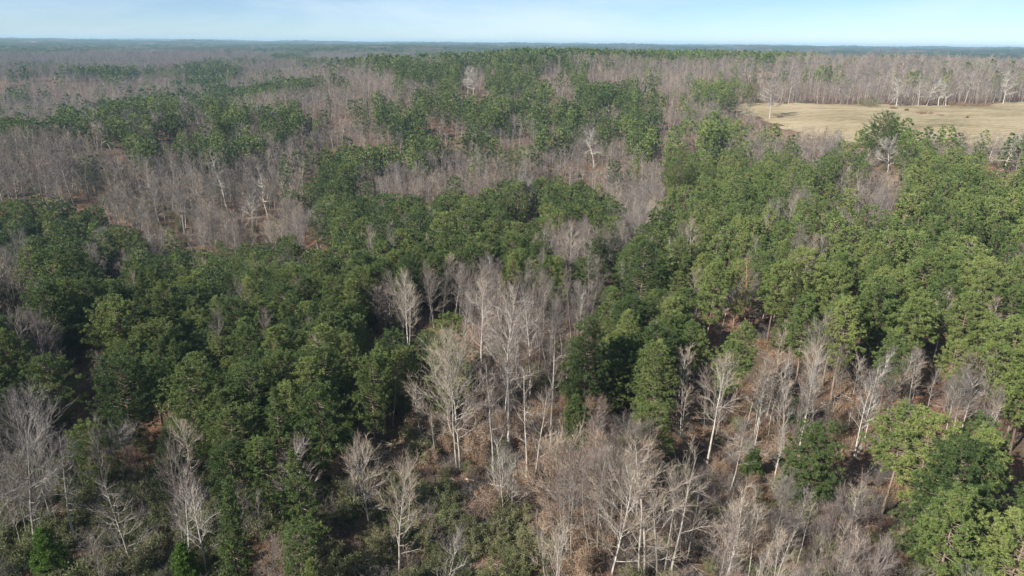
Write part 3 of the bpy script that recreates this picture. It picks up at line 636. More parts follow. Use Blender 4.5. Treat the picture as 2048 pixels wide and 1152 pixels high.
land(B_, 1057, 975, 740, 75, 'slim white tree forking low, right of the tallest straight white tree', None, style='tall', crown=0.25, bark='pale_bark', tw='twig_pink', forks=2)
land(B_, 1013, 1036, 905, 110, 'low fan of white stems splaying from one foot below the straight white trees', None, style='tall', crown=0.2, forks=3, bark='pale_bark', tw='twig_grey')
land(B_, 1102, 900, 610, 80, 'slender pinkish tree at the right edge of the central gap', None, style='tall', crown=0.4, bark='pale_bark', tw='twig_pink')
land(B_, 960, 790, 560, 75, 'pale slender tree at the back left of the central gap', None, style='tall', crown=0.4, bark='pale_bark', tw='twig_tan')
land(B_, 1060, 800, 590, 70, 'straight pale tree at the back right of the central gap', None, style='tall', crown=0.4, bark='pale_bark', tw='twig_pink')
land(B_, 740, 1063, 905, 100, 'small cream-stemmed tree with a fan crown in the green scrub below the shadow gap', 'the small cream-stemmed tree', style='round', crown=0.3, bark='pale_bark', tw='twig_tan')
land(B_, 799, 1150, 960, 110, 'cream-stemmed tree with low side limbs at the bottom edge in the scrub', None, style='round', crown=0.22, bark='pale_bark', tw='twig_tan')
land(B_, 1222, 1158, 950, 170, 'white tree with wide low limbs at the bottom edge among brown-leaved trees', 'the wide-limbed white tree', style='round', crown=0.15, bark='pale_bark', tw='twig_tan', limbs=34)
land(B_, 1283, 1165, 895, 120, 'tall bushy cream tree right of the wide-limbed white tree at the bottom', None, style='tall', crown=0.15, forks=2, bark='pale_bark', tw='twig_tan', limbs=28)
land(B_, 1330, 1160, 905, 130, 'cream tree of three upright stems, above the wispy thicket at the bottom', None, style='tall', crown=0.2, forks=3, bark='pale_bark', tw='twig_tan', limbs=28)
land(B_, 1455, 1165, 1030, 110, 'low dense whitish tree on the bottom edge, right of the tall cream trees', None, style='round', crown=0.2, bark='pale_bark', tw='twig_tan')
land(B_, 1413, 935, 712, 85, 'tall light tree leaning a little right, in front of the small green pines', 'the tall light leaning tree', style='tall', crown=0.4, bark='pale_bark', tw='twig_tan', tx=1445)
land(B_, 1460, 985, 850, 55, 'thin white tree leaning right, below the tall light leaning tree', None, style='tall', crown=0.4, bark='pale_bark', tw='twig_grey', tx=1488)
land(B_, 1508, 888, 755, 50, 'white-stemmed tree with greenish twigs, leaning right, behind the small dark cone pine', None, style='tall', crown=0.4, bark='pale_bark', tw='twig_tan', tx=1532)
land(B_, 1705, 925, 745, 70, 'crooked white tree leaning right at the edge of the red litter bank', 'the crooked white tree', style='tall', crown=0.3, forks=2, bark='pale_bark', tw='twig_grey', tx=1742)
for bx, by, ty, tx, lb in [(1885, 892, 765, 1915, 'grey-white tree, the left one of three together on the red litter bank'), (1902, 890, 755, 1932, 'grey-white tree, the middle one of three together on the red litter bank'), (1918, 884, 760, 1950, 'grey-white tree, the right one of three together on the red litter bank')]:
    land(B_, bx, by, ty, 70, lb, None, tx=tx, style='tall', crown=0.4, bark='pale_bark', tw='twig_grey')
land(B_, 75, 1118, 850, 170, 'large grey tree with a thick leaning trunk, nearest the bottom left corner', 'the large grey leaning tree', style='round', crown=0.25, bark='grey_bark', tw='twig_grey', tx=25, limbs=30)
land(B_, 150, 1090, 872, 90, 'slim grey-white tree beside the large grey leaning tree', None, style='layered', crown=0.3, bark='pale_bark', tw='twig_grey', tx=112)
land(B_, 266, 1152, 965, 150, 'grey tree with wide drooping limbs at the bottom, above the bright young pines', 'the wide grey tree', style='layered', crown=0.2, bark='pale_bark', tw='twig_grey', tx=225, limbs=30)
land(B_, 383, 1135, 960, 80, 'thin pale tree leaning left, left one of a close pair by the narrow front pine', None, style='tall', crown=0.3, bark='pale_bark', tw='twig_pink', tx=350)
land(B_, 412, 1152, 965, 100, 'thin pale tree leaning left, right one of a close pair by the narrow front pine', None, style='tall', crown=0.25, bark='pale_bark', tw='twig_grey', tx=380)
land(B_, 385, 975, 862, 70, 'pale tree with olive twigs, in front of the bushy pine mass', None, style='round', crown=0.35, bark='pale_bark', tw='twig_tan', tx=365)
land(B_, 250, 985, 862, 85, 'grey twiggy tree below the big light-green pine on the left', None, style='tall', crown=0.4, bark='grey_bark', tw='twig_grey', tx=235)
land(B_, 602, 1045, 905, 95, 'pinkish twiggy tree with a pale forked stem, right of the dark front pines', None, style='round', crown=0.3, bark='pale_bark', tw='twig_pink')
land(B_, 620, 868, 790, 85, 'reddish twiggy crown poking out beside the black shadow gap', None, style='round', crown=0.2, bark='grey_bark', tw='twig_pink')
land(B_, 1488, 685, 515, 80, 'dead tree with a peeling orange-red trunk and bare side limbs', 'the dead red-trunked tree', style='layered', crown=0.3, bark='red_bark', tw='twig_grey', tx=1507)
land(B_, 1441, 682, 585, 30, 'bright white pole trunk left of the dead red-trunked tree', None, style='whip', crown=0.6, bark='pale_bark', tw='twig_grey', tx=1456)
land(B_, 640, 502, 425, 70, 'whitish broom-shaped tree at the edge of the bare gully', None, style='tall', crown=0.25, forks=2, bark='pale_bark', tw='twig_tan')
land(B_, 213, 548, 468, 60, 'white leafless tree with upright forks inside the dark left pines', 'the white forked tree', style='tall', crown=0.25, forks=2, bark='pale_bark', tw='twig_grey', tx=205)
land(B_, 168, 690, 605, 75, 'pale spreading leafless tree in the gap of the left pines', None, style='round', crown=0.25, bark='pale_bark', tw='twig_grey')
land(B_, 62, 735, 670, 90, 'small white twiggy tree low among the left pines', None, style='round', crown=0.25, bark='pale_bark', tw='twig_grey')
land(B_, 10, 590, 520, 70, 'white twiggy tree at the left edge of the picture', None, style='round', crown=0.25, bark='pale_bark', tw='twig_grey')
land(B_, 1048, 440, 375, 75, 'grey broom-shaped tree behind the front edge of the middle pine belt', None, style='tall', crown=0.3, bark='pale_bark', tw='twig_grey')
land(B_, 780, 665, 595, 95, 'olive-grey round-crowned leafless tree left of the dark pointed pine', None, style='round', crown=0.2, bark='pale_bark', tw='twig_tan')
land(B_, 865, 655, 555, 75, 'pinkish tree with a forked pale stem behind the dark pointed pine', None, style='tall', crown=0.3, forks=2, bark='pale_bark', tw='twig_pink')
land(B_, 1539, 238, 163, 62, 'lone white tree standing in the dry pasture with its shadow beside it', 'the lone pasture tree', style='layered', crown=0.3, bark='pale_bark', tw='twig_tan', limbs=30)
land(B_, 1188, 338, 262, 45, 'white snag with stubby upright limbs in the bare belt', 'the white snag', style='gnarled', crown=0.35, bark='pale_bark', tw='twig_tan')
land(B_, 1775, 345, 285, 70, 'old pale tree with crooked spreading limbs among the right pines', 'the crooked spreading tree', style='gnarled', crown=0.25, bark='pale_bark', tw='twig_tan', limbs=20)
land(B_, 2006, 342, 272, 75, 'old pale tree with crooked limbs near the right edge below the pasture', None, style='gnarled', crown=0.25, bark='pale_bark', tw='twig_tan')
land(B_, 936, 186, 135, 34, 'white tree, the left one of a pair standing high on the centre ridge', 'the white pair on the ridge', style='gnarled', crown=0.2, bark='pale_bark', tw='twig_tan')
land(B_, 947, 190, 138, 34, 'white tree, the right one of a pair standing high on the centre ridge', None, style='gnarled', crown=0.2, bark='pale_bark', tw='twig_tan')
for i, (bx, by, ty, w, lb) in enumerate([(1792, 214, 160, 34, 'whitest tree at the far edge of the pasture, right of the rounded bush'), (1836, 213, 148, 34, 'tallest white tree along the far edge of the pasture'), (1853, 212, 168, 24, 'thin pale tree just right of the tallest white pasture-edge tree'),
        (1876, 212, 160, 28, 'pale tree with crossed limbs at the far pasture edge'), (1891, 212, 160, 30, 'greyish spreading tree at the far pasture edge, left of the brown brush'), (1929, 208, 140, 34, 'tall white tree behind the brown brush at the pasture edge'), (2006, 208, 150, 40, 'white tree near the right end of the pasture edge')]):
    land(B_, bx, by, ty, w, lb, 'the whitest pasture-edge tree' if i == 0 else None, style='layered' if i % 2 else 'gnarled', crown=0.3, bark='pale_bark', tw='twig_tan')
for bx, by, tx, ty, lb in [(148, 410, 118, 315, 'dark leaning trunk in the bare slope above the left pines'), (180, 405, 152, 325, 'second dark leaning trunk in the bare slope above the left pines'), (370, 470, 355, 385, 'dark straight trunk in the middle of the bare slope'),
        (322, 455, 310, 370, 'grey trunk left of the dark straight trunk on the bare slope'), (458, 432, 430, 302, 'tall white-limbed tree rising through the bare slope'), (540, 442, 505, 335, 'white tree with a bent trunk on the bare slope'),
        (325, 285, 300, 235, 'grey tree with long limbs standing over the left ridge pines'), (388, 250, 362, 200, 'white tree leaning left over the left ridge pines'), (222, 300, 205, 250, 'small white tree leaning left below the ridge pines'), (505, 460, 498, 395, 'pale thin tree low on the bare slope near its right end')]:
    land(B_, bx, by, ty, 45, lb, 'the white-limbed slope tree' if bx == 458 else None, tx=tx, style='gnarled' if bx in (458, 540, 325, 388, 222) else 'tall', crown=0.35, bark='pale_bark' if 'white' in lb or 'pale' in lb else 'grey_bark', tw='twig_grey')
# pines and conifers
land(P_, 892, 850, 628, 140, 'dark pointed pine standing behind the big twin-trunked white tree', 'the dark pointed pine', shape='dome', base=0.12)
land(P_, 270, 900, 722, 165, 'big light-green bushy pine in the left foreground', 'the big light-green pine', shape='dome', base=0.1)
land(P_, 125, 870, 712, 130, 'blue-green bushy pine left of the big light-green pine', None, shape='dome', base=0.15)
land(P_, 1165, 850, 632, 135, 'dark clumpy pine forming the right side of the central gap', 'the dark clumpy pine', shape='round', base=0.15)
land(P_, 1290, 880, 685, 130, 'bright green pine right of the dark clumpy pine by the gap', None, shape='round', base=0.15)
land(P_, 1150, 920, 790, 70, 'thin yellow-green pine low in front of the dark clumpy pine', None, shape='round', base=0.2)
land(P_, 1605, 1020, 862, 150, 'rounded green pine alone in the brush of the right foreground', 'the rounded pine in the brush', shape='dome', base=0.12)
land(P_, 1870, 1150, 885, 215, 'broad bright pine filling the lower right, below the red litter bank', 'the broad lower-right pine', shape='dome', base=0.06, dens=1.35)
land(P_, 2015, 1160, 940, 130, 'dark pine cut by the right edge near the bottom corner', None, shape='round', base=0.1)
land(P_, 482, 1165, 950, 85, 'narrow dark green pine nearest the bottom, left of centre', 'the narrow front pine', shape='cone', base=0.05)
land('young_pine', 110, 1165, 1058, 85, 'bright yellow-green young pine at the foot of the large grey leaning tree', None, shape='cone', base=0.05, nd='needle_bright')
land('young_pine', 374, 1175, 1092, 75, 'bright yellow-green young pine cut by the bottom edge', None, shape='cone', base=0.05, nd='needle_bright')
land('young_pine', 697, 905, 838, 55, 'small sunlit tufted pine standing in the black shadow gap', 'the tufted pine in shadow', shape='dome', base=0.15)
land('young_pine', 1500, 962, 895, 55, 'small dark cone-shaped pine in brush below the green-twigged white tree', None, shape='cone', base=0.05)
land('young_pine', 1590, 862, 800, 45, 'small bright pine behind the rounded pine in the brush', None, shape='dome', base=0.1)
land('cedar_tree', 1566, 705, 525, 85, 'dark pointed cedar with layered drooping boughs beside the dead red-trunked tree', 'the dark layered cedar', shape='cone', base=0.05, nd='needle_dark')
land(P_, 1757, 330, 226, 100, 'tallest flat-topped pine overlapping the dry pasture', 'the tall pasture-side pine', shape='dome', base=0.12)
land(P_, 1026, 395, 298, 55, 'open airy yellowish pine with layered limbs in the bare belt', 'the open airy pine', shape='flat', base=0.4, dens=0.45, nd='needle_dark')
land(P_, 908, 612, 552, 30, 'small dying pine with browning needles in the central bare patch', None, shape='cone', base=0.2, nd='needle_brown')
land('cedar_tree', 1499, 212, 172, 22, 'small dark cedar at the far left corner of the pasture', None, shape='cone', base=0.03, nd='needle_dark')
land(P_, 1350, 420, 300, 90, 'broad brownish pine at the left end of the right-hand stand', 'the broad brownish pine', shape='round', base=0.2, nd='needle_dark', dens=0.7)
land(P_, 1275, 640, 478, 120, 'broad pale yellow-green pine with flat layers at the left of the right-hand stand', 'the broad layered pine', shape='round', base=0.15)

# ------------------------------------------------------------------ prototypes
def two(TC, name, mt, mc, part):
    T, C = TC[0], TC[1]
    return (T.mesh(name + '_trunk', [mt]), C.mesh(name + part, [mc]))
PV = [dict(h=16, base=0.17, rad=4.0, shape='dome'), dict(h=17, base=0.2, rad=3.8, shape='round'), dict(h=15, base=0.15, rad=4.2, shape='dome', dens=1.05),
      dict(h=17, base=0.15, rad=3.7, shape='cone'), dict(h=17, base=0.38, rad=3.5, shape='round'), dict(h=18, base=0.46, rad=3.4, shape='dome'), dict(h=16, base=0.28, rad=3.4, shape='flat')]
NM = lambda i: M['needle_frontlit'] if i in (1, 4, 5, 6) else M['needle']  # painted front-lit tint goes on the variants used mostly at right
PADJ = ['dome-crowned', 'bushy', 'broad bushy', 'pointed', 'tall-stemmed', 'high-crowned', 'flat-topped']
PH = [v['h'] for v in PV]
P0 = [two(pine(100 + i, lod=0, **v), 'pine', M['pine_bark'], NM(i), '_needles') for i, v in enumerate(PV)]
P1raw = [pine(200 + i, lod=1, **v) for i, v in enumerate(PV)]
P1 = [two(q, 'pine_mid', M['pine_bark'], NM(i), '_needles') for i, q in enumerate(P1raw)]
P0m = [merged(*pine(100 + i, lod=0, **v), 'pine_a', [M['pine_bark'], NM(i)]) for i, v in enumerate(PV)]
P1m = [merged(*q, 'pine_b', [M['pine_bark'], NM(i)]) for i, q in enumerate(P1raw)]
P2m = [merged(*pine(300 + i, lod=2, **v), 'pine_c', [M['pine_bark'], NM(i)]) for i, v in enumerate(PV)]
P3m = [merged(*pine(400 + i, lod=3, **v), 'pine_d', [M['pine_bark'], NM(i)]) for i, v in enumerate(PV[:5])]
BV = [dict(h=17, crown=0.38, rad=2.6, style='tall', bk='grey_bark', tw='twig_pink'), dict(h=15, crown=0.3, rad=2.9, style='tall', bk='grey_bark', tw='twig_grey'), dict(h=16, crown=0.28, rad=4.2, style='round', bk='grey_bark', tw='twig_grey'),
      dict(h=14, crown=0.25, rad=3.2, style='tall', bk='grey_bark', tw='twig_pink', forks=2), dict(h=18, crown=0.4, rad=2.8, style='tall', bk='pale_bark', tw='twig_tan'),
      dict(h=16, crown=0.3, rad=4.0, style='gnarled', bk='pale_bark', tw='twig_grey')]
BADJ = ['slender pinkish', 'slender grey', 'round-crowned', 'forked pinkish', 'pale-trunked', 'crooked-limbed']
BH = [v['h'] for v in BV]
SV = [dict(h=11, crown=0.35, rad=1.3, style='whip', bk='pale_bark', tw='twig_grey', r0=0.06, limbs=16), dict(h=10, crown=0.25, rad=1.6, style='whip', bk='grey_bark', tw='twig_pink', r0=0.055, limbs=16),
      dict(h=12, crown=0.5, rad=1.3, style='whip', bk='pale_bark', tw='twig_tan', r0=0.065, limbs=14), dict(h=8, crown=0.2, rad=1.8, style='tall', bk='grey_bark', tw='twig_tan', r0=0.05, limbs=16)]
SADJ = ['thin pale', 'thin pinkish', 'whip-like pale', 'short twiggy']
SH = [v['h'] for v in SV]
def bm_(v, seed, lod, mode):
    v = dict(v); bk = v.pop('bk'); tw = v.pop('tw')
    if lod and 'limbs' in v: v['limbs'] = {1: 9, 2: 5}[lod]
    T, W, _ = bare(seed, lod=lod, **v)
    return two((T, W), 'bare', M[bk], M[tw], '_twigs') if mode == 'parts' else merged(T, W, 'bare_r', [M[bk], M[tw]])
B0 = [bm_(v, 500 + i, 0, 'parts') for i, v in enumerate(BV)]; S0 = [bm_(v, 600 + i, 0, 'parts') for i, v in enumerate(SV)]
B0m = [bm_(v, 500 + i, 0, 'm') for i, v in enumerate(BV)]; S0m = [bm_(v, 600 + i, 0, 'm') for i, v in enumerate(SV)]
B1m = [bm_(v, 700 + i, 1, 'm') for i, v in enumerate(BV)]; S1m = [bm_(v, 800 + i, 1, 'm') for i, v in enumerate(SV)]
B2m = [bm_(v, 900 + i, 2, 'm') for i, v in enumerate(BV)]
# clumps of several trees for the far woods
def clump(seed, which, n, ext):
    rng = np.random.default_rng(seed); G = MB()
    for i in range(n):
        v = dict((PV if which == 'P' else BV)[rng.integers(0, 5)])
        if which == 'P': T, C = pine(seed * 50 + i, lod=3, **v)
        else:
            v.pop('bk'); v.pop('tw'); v['limbs'] = 5; T, C, _ = bare(seed * 50 + i, lod=2, wtw=0.035, twig=0.7, **v)
        off = np.array([rng.uniform(-ext, ext), rng.uniform(-ext, ext), 0]); sc = rng.uniform(0.8, 1.15)
        for Q, mi in ((T, 0), (C, 1)):
            V = np.concatenate(Q.v) * sc + off
            F = np.concatenate([f if f.shape[1] == 4 else np.concatenate([f, np.full((len(f), 1), -1)], 1) for f in Q.f])
            G.v.append(V); G.f.append(np.where(F >= 0, F + G.n, -1)); G.n += len(V)
            t = np.concatenate(Q.t); G.t.append(np.clip(t + rng.normal(0, 0.15), 0, 1)); G.mi.append(np.full(len(F), mi, int))
    return G.mesh('clump', [M['pine_bark'], M['needle']] if which == 'P' else [M['grey_bark'], M['twig_pink'] if seed % 3 == 0 else M['twig_grey']])
CP = [clump(11 + i, 'P', 5, 8) for i in range(4)]; CB = [clump(21 + i, 'B', 9, 9) for i in range(6)]

# ------------------------------------------------------------------ building single trees
def add_tree(kind, meshes, x, y, z, rz, sc, label, group=None, cat=None, tilt=(0, 0)):
    root = empty(kind); root.location = (x, y, z - 0.15); root.rotation_euler = (tilt[0], tilt[1], rz); root.scale = sc
    tag(root, label, cat or {'pine_tree': 'pine tree', 'bare_tree': 'bare tree', 'sapling': 'sapling', 'young_pine': 'young pine', 'cedar_tree': 'cedar', 'oak_sapling': 'oak sapling'}[kind], group)
    link_mesh('trunk', meshes[0], root); link_mesh('crown', meshes[1], root)
    return root
for i, d in enumerate(LAND):
    a = dict(d['args']); dist = math.hypot(d['x'], d['y']); lod = 0 if dist < 1260 else 1
    if d['kind'] == B_:
        bk = M[a.pop('bark')]; tw = M[a.pop('tw')]
        T, W, _ = bare(3000 + i, h=d['h'], rad=d['rad'] * (0.82 if a['style'] != 'tall' else 0.95), lean=(d.get('lean', 0), 0), lod=lod, r0=d['h'] * (0.0095 if dist < 200 else 0.015), wtw=0.02 if dist < 180 else 0.04, thick=min(5, max(1, dist / 130)), **a)
        ms = two((T, W), 'bare_tree', bk, tw, '_twigs')
    else:
        nd = M[a.pop('nd', 'needle')]
        a['dens'] = a.get('dens', 1.0)
        T, C = pine(3000 + i, h=d['h'], rad=d['rad'] * 0.88, lod=0 if dist < 450 else 1, droop=0.25 if d['kind'] == 'cedar_tree' else 0, **a)
        ms = two((T, C), 'conifer', M['pine_bark'], nd, '_needles')
    add_tree(d['kind'], ms, d['x'], d['y'], d['z'], 0, (1, 1, 1), d['label'])

# ------------------------------------------------------------------ filling the woods
rng = np.random.default_rng(77)
def grid_pts(r0, r1, cell, amax, seed):
    r = np.random.default_rng(seed)
    xs = np.arange(-r1, r1, cell); ys = np.arange(0, r1, cell); X, Y = np.meshgrid(xs, ys)
    X = (X + r.uniform(-0.48, 0.48, X.shape) * cell).ravel(); Y = (Y + r.uniform(-0.48, 0.48, Y.shape) * cell).ravel()
    d = np.hypot(X, Y); a = np.abs(np.arctan2(X, Y))
    k = (d >= r0) & (d < r1) & (a < amax)
    return X[k], Y[k], d[k]
VIS_CLEAR = [(1472, 143), (1500, 141), (1540, 141), (1560, 146), (1556, 157), (1490, 158)]
VIS_FIELD = [(1448, 206), (1960, 210), (2048, 204), (2400, 198), (2400, 276), (2060, 268), (1985, 258), (1905, 250), (1850, 256), (1800, 236), (1700, 262), (1560, 250), (1500, 232), (1452, 222)]
def rank01(v):
    o = np.empty(len(v)); o[np.argsort(v)] = (np.arange(len(v)) + 0.5) / max(1, len(v)); return o
LX = np.array([d['x'] for d in LAND]); LY = np.array([d['y'] for d in LAND])
def reject(x, y, z, h, w):
    """keep the pasture, the clearing and the sight of the named trees free"""
    bad = inpoly(x, y, FIELD) | inpoly(x, y, CLEAR)
    d = np.hypot(x, y)
    P = np.stack([x, y, z], -1)
    tx, tyy = project(P + np.array([0, 0, 1.0]) * h[:, None]); mx_, my_ = project(P + np.array([0, 0, 1.0]) * (h * 0.7)[:, None])
    bad |= inpoly(tx, tyy + 3, VIS_FIELD) & (d < 700)
    bad |= inpoly(tx, tyy + 2, VIS_CLEAR) & (d < 1150)
    for q in LAND:
        dq = math.hypot(q['x'], q['y'])
        bad |= np.hypot(x - q['x'], y - q['y']) < (1.6 if q['kind'] == B_ else q['rad'] * 0.75)
        if q['kind'] == B_: bot = q['by'] - (q['by'] - q['ty']) * 0.05; hw = q['w'] * 0.36 
        else: bot = q['by'] - (q['by'] - q['ty']) * 0.42; hw = q['w'] * 0.42
        wp = w / np.maximum(d, 1) * FPX * 0.75
        inb = (np.abs(tx - q['bx']) < hw + wp) & (tyy > q['ty'] - 5) & (tyy < bot)
        bad |= inb & (d < dq + 1.0)
    return bad, mx_, my_
acc = {k: [] for k in ('pine', 'bare', 'sap', 'pfar', 'bfar')}
BANDS = [(34, 170, 4.45, 2.5), (170, 320, 4.9, 2.8), (320, 520, 5.4, 3.4), (520, 760, 6.0, 4.4), (760, 1150, 7.0, 5.6)]
AMAX = 0.78
for bi, (r0, r1, pc, bc) in enumerate(BANDS):
    # pines
    x, y, d = grid_pts(r0, r1, pc, AMAX, 10 + bi); z = ground(x, y)
    h = np.interp(np.hypot(x, y), [0, 150, 400, 1200], [12.5, 13.8, 15.5, 18.5]) * rng.uniform(0.78, 1.2, len(x)) * np.where((d > 230) & (d < 760), 1.06, 1.0) * (0.92 + 0.16 * vnoise(x, y, 40, 51))
    bad, mx_, my_ = reject(x, y, z, h, np.full(len(x), 3.5))
    ty, pr = lookup(mx_, my_); tx_, ty_ = project(np.stack([x, y, z + h * 0.97], -1)); pr = np.where(d > 110, np.minimum(pr, lookup(tx_, ty_)[1] + 0.04), pr)
    s = 0.5 * rank01(fnoise(x, y, 22, 61, 2)) + 0.5 * rng.random(len(x)); s = rank01(s)
    keep = ~bad & (s < pr) & (ty != 'S') & (ty != 'N')
    if bi == 0: keep &= ~((ty == 'S'))
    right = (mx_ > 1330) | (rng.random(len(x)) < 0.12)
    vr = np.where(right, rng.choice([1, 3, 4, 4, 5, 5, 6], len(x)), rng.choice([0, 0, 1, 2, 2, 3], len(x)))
    front = (mx_ > 1400) & (my_ > 560) & (d < 175)
    vr = np.where(front, rng.choice([4, 5, 5, 6], len(x)), vr); h = np.where(front, h * 1.3, h); keep &= ~(front & (rng.random(len(x)) < 0.42))
    for q in np.nonzero(keep)[0]: acc['pine'].append((x[q], y[q], z[q], h[q], vr[q], d[q], bi))
    pk = np.stack([x[keep], y[keep]], -1)
    # leafless trees and saplings
    x, y, d = grid_pts(r0, r1, bc, AMAX, 40 + bi); z = ground(x, y)
    issap = rng.random(len(x)) < (0.78 if bi == 0 else 0.62 if bi < 3 else 0.35)
    h = np.where(issap, rng.uniform(7.5, 14.5 if bi == 0 else 12.5, len(x)), rng.uniform(11.5, 17.5, len(x))) * (0.85 + 0.3 * vnoise(x, y, 50, 71))
    # leafless woods on the far left hills are grown up
    low = (d > 230) & (project(np.stack([x, y, z], -1))[0] > 610) & (d < 760)
    h = np.where(low, h * 0.76, h)
    h = np.where((d > 560) & (project(np.stack([x, y, z], -1))[0] > 1440), h * rng.uniform(0.9, 1.5, len(x)), h)
    bad, mx_, my_ = reject(x, y, z, h, np.full(len(x), 1.8))
    ty, pr = lookup(mx_, my_)
    share = np.where(ty == 'P', np.clip((1 - pr) * 1.0, 0.05, 1) * 0.8, 1.0)
    share = np.where(ty == 'S', 0.10, share); share = np.where(ty == 'N', 0, share)
    share = np.where(ty == 'T', np.where(issap, 0.48, 0.16), share)
    share = np.where((mx_ > 1400) & (my_ > 560) & (d < 175) & (ty == 'P'), 0.04, share)
    if bi == 0: share = np.where(ty == 'B', 0.52, share)
    keep = ~bad & (rng.random(len(x)) < share)
    for q in np.nonzero(keep)[0]:
        sv = rng.integers(0, 3 if d[q] < 170 else 4) if issap[q] else rng.choice([0, 0, 1, 3, 4] if d[q] < 170 else [0, 0, 1, 2, 3, 4, 4, 5])
        acc['sap' if issap[q] else 'bare'].append((x[q], y[q], z[q], h[q], sv, d[q], bi))
# far clumps
x, y, d = grid_pts(1150, 2700, 17, AMAX, 90); z = ground(x, y); h = np.full(len(x), 17.0)
bad, mx_, my_ = reject(x, y, z, h, np.full(len(x), 8.0)); ty, pr = lookup(mx_, my_)
bad |= inpoly(mx_, my_, VIS_CLEAR)
pr = np.where((my_ < 104) & (mx_ > 450), np.maximum(pr, 0.22), pr)
s = rank01(0.7 * rank01(fnoise(x, y, 120, 62, 3)) + 0.3 * rng.random(len(x)))
farp = s < pr

# which trees are things of their own: the 300 of a kind that show largest
def inframe(t):
    px, py = project(np.array([[t[0], t[1], t[2] + t[3] * 0.8]])); return -25 < px[0] < 2073 and py[0] < 1150
def pick(lst, n):
    c = [(t[3] / t[5], i) for i, t in enumerate(lst) if inframe(t)]
    c.sort(reverse=True); s = set(i for _, i in c[:n])
    return [lst[i] for i in sorted(s)], [t for i, t in enumerate(lst) if i not in s]
nland = {k: sum(1 for d in LAND if d['kind'] == k) for k in (B_, P_)}
pI, pR = pick(acc['pine'], 300 - nland[P_]); bI, bR = pick(acc['bare'], 300 - nland[B_]); sI, sR = pick(acc['sap'], 300)
print('counts', len(acc['pine']), len(acc['bare']), len(acc['sap']), len(x))
REFS = [d for d in LAND if d['ref']]
DIRS = ['to the right of', 'behind-right of', 'behind', 'behind-left of', 'to the left of', 'front-left of', 'in front of', 'front-right of']
ORD = ['nearest', 'second nearest', 'third nearest', 'fourth nearest', 'fifth nearest', 'sixth nearest', 'seventh nearest', 'eighth nearest', 'ninth nearest', 'tenth nearest', 'eleventh nearest', 'twelfth nearest'] + ['%dth nearest' % k for k in range(13, 90)]
def labels(lst, adj, noun):
    bins = {}
    for i, t in enumerate(lst):
        best = min(REFS, key=lambda r: math.hypot(t[0] - r['x'], t[1] - r['y']))
        dx, dy = t[0] - best['x'], t[1] - best['y']
        # turn to the line of sight
        a = math.atan2(best['x'], best['y']); u = dx * math.cos(a) - dy * math.sin(a); v = dx * math.sin(a) + dy * math.cos(a)
        k = int(round(math.atan2(v, u) / (PI / 4))) % 8
        bins.setdefault((best['ref'], k, adj[t[4]]), []).append((math.hypot(dx, dy), i))
    out = [None] * len(lst)
    for (ref, k, ad), l in bins.items():
        for n, (_, i) in enumerate(sorted(l)):
            out[i] = '%s %s %s %s %s' % (ad, noun, ORD[n], DIRS[k], ref)
    return out
lab = labels(pI, PADJ, 'pine')
for t, lb in zip(pI, lab):
    s = t[3] / PH[t[4]]; w = (0.35 + 0.65 * s) * rng.uniform(0.9, 1.2)
    add_tree('pine_tree', (P0 if t[5] < 175 else P1)[t[4]], t[0], t[1], t[2], rng.uniform(0, 6.28), (w, w, s), lb, 'pines of the near stands', tilt=(rng.normal(0, 0.02), rng.normal(0, 0.02)))
lab = labels(bI, BADJ, 'leafless tree')
for t, lb in zip(bI, lab):
    s = t[3] / BH[t[4]]; w = s * rng.uniform(0.7, 1.0)
    add_tree('bare_tree', B0[t[4]], t[0], t[1], t[2], rng.uniform(0, 6.28), (w, w, s), lb, 'leafless trees among the near pines', tilt=(rng.normal(0, 0.04), rng.normal(0, 0.04)))
lab = labels(sI, SADJ, 'leafless sapling')
for t, lb in zip(sI, lab):
    s = t[3] / SH[t[4]]; w = s * rng.uniform(0.85, 1.25)
    add_tree('sapling', S0[t[4]], t[0], t[1], t[2], rng.uniform(0, 6.28), (w, w, s), lb, 'leafless saplings in the gaps', tilt=(rng.normal(0, 0.05), rng.normal(0, 0.05)))

def rest(name, lst, hs, sets, limits, label, cat):
    pts = []; rots = []; scs = []; vr = []; off = np.cumsum([0] + [len(s) for s in sets])
    for t in lst:
        L_ = int(np.searchsorted(limits, t[5])); v = t[4] % len(sets[L_])
        s = t[3] / hs[v]; w = (0.35 + 0.65 * s if name == 'pine_forest' else s) * rng.uniform(0.9, 1.2)
        pts.append((t[0], t[1], t[2] - 0.15)); rots.append((rng.normal(0, 0.03), rng.normal(0, 0.03), rng.uniform(0, 6.28))); scs.append((w, w, s)); vr.append(off[L_] + v)
    scatter(name, pts, rots, scs, vr, [q for s in sets for q in s], label, cat)
rest('pine_forest', pR, PH, [P0m, P1m, P2m, P3m], [150, 330, 760], 'green pine woods covering the ridges beyond the nearest pines', 'pine forest')
rest('leafless_forest', bR, BH, [B0m, B1m, B2m], [175, 480], 'grey-pink leafless woods filling the valleys between the pine ridges', 'bare forest')
rest('sapling_thicket', sR, SH, [S0m, S1m], [175], 'dense pinkish thicket of thin leafless saplings between the pines', 'thicket')
pts = np.stack([x, y, z - 0.5], -1)[~bad]; fp = farp[~bad]; n = len(pts)
scatter('far_woods', pts, np.stack([np.zeros(n), np.zeros(n), rng.uniform(0, 6.28, n)], -1), np.repeat(rng.uniform(0.85, 1.15, n)[:, None], 3, 1),
        np.where(fp, rng.integers(0, 4, n), 4 + rng.integers(0, 6, n)), CP + CB, 'hazy grey leafless woods with dark pine clumps on the far hills', 'far woods')

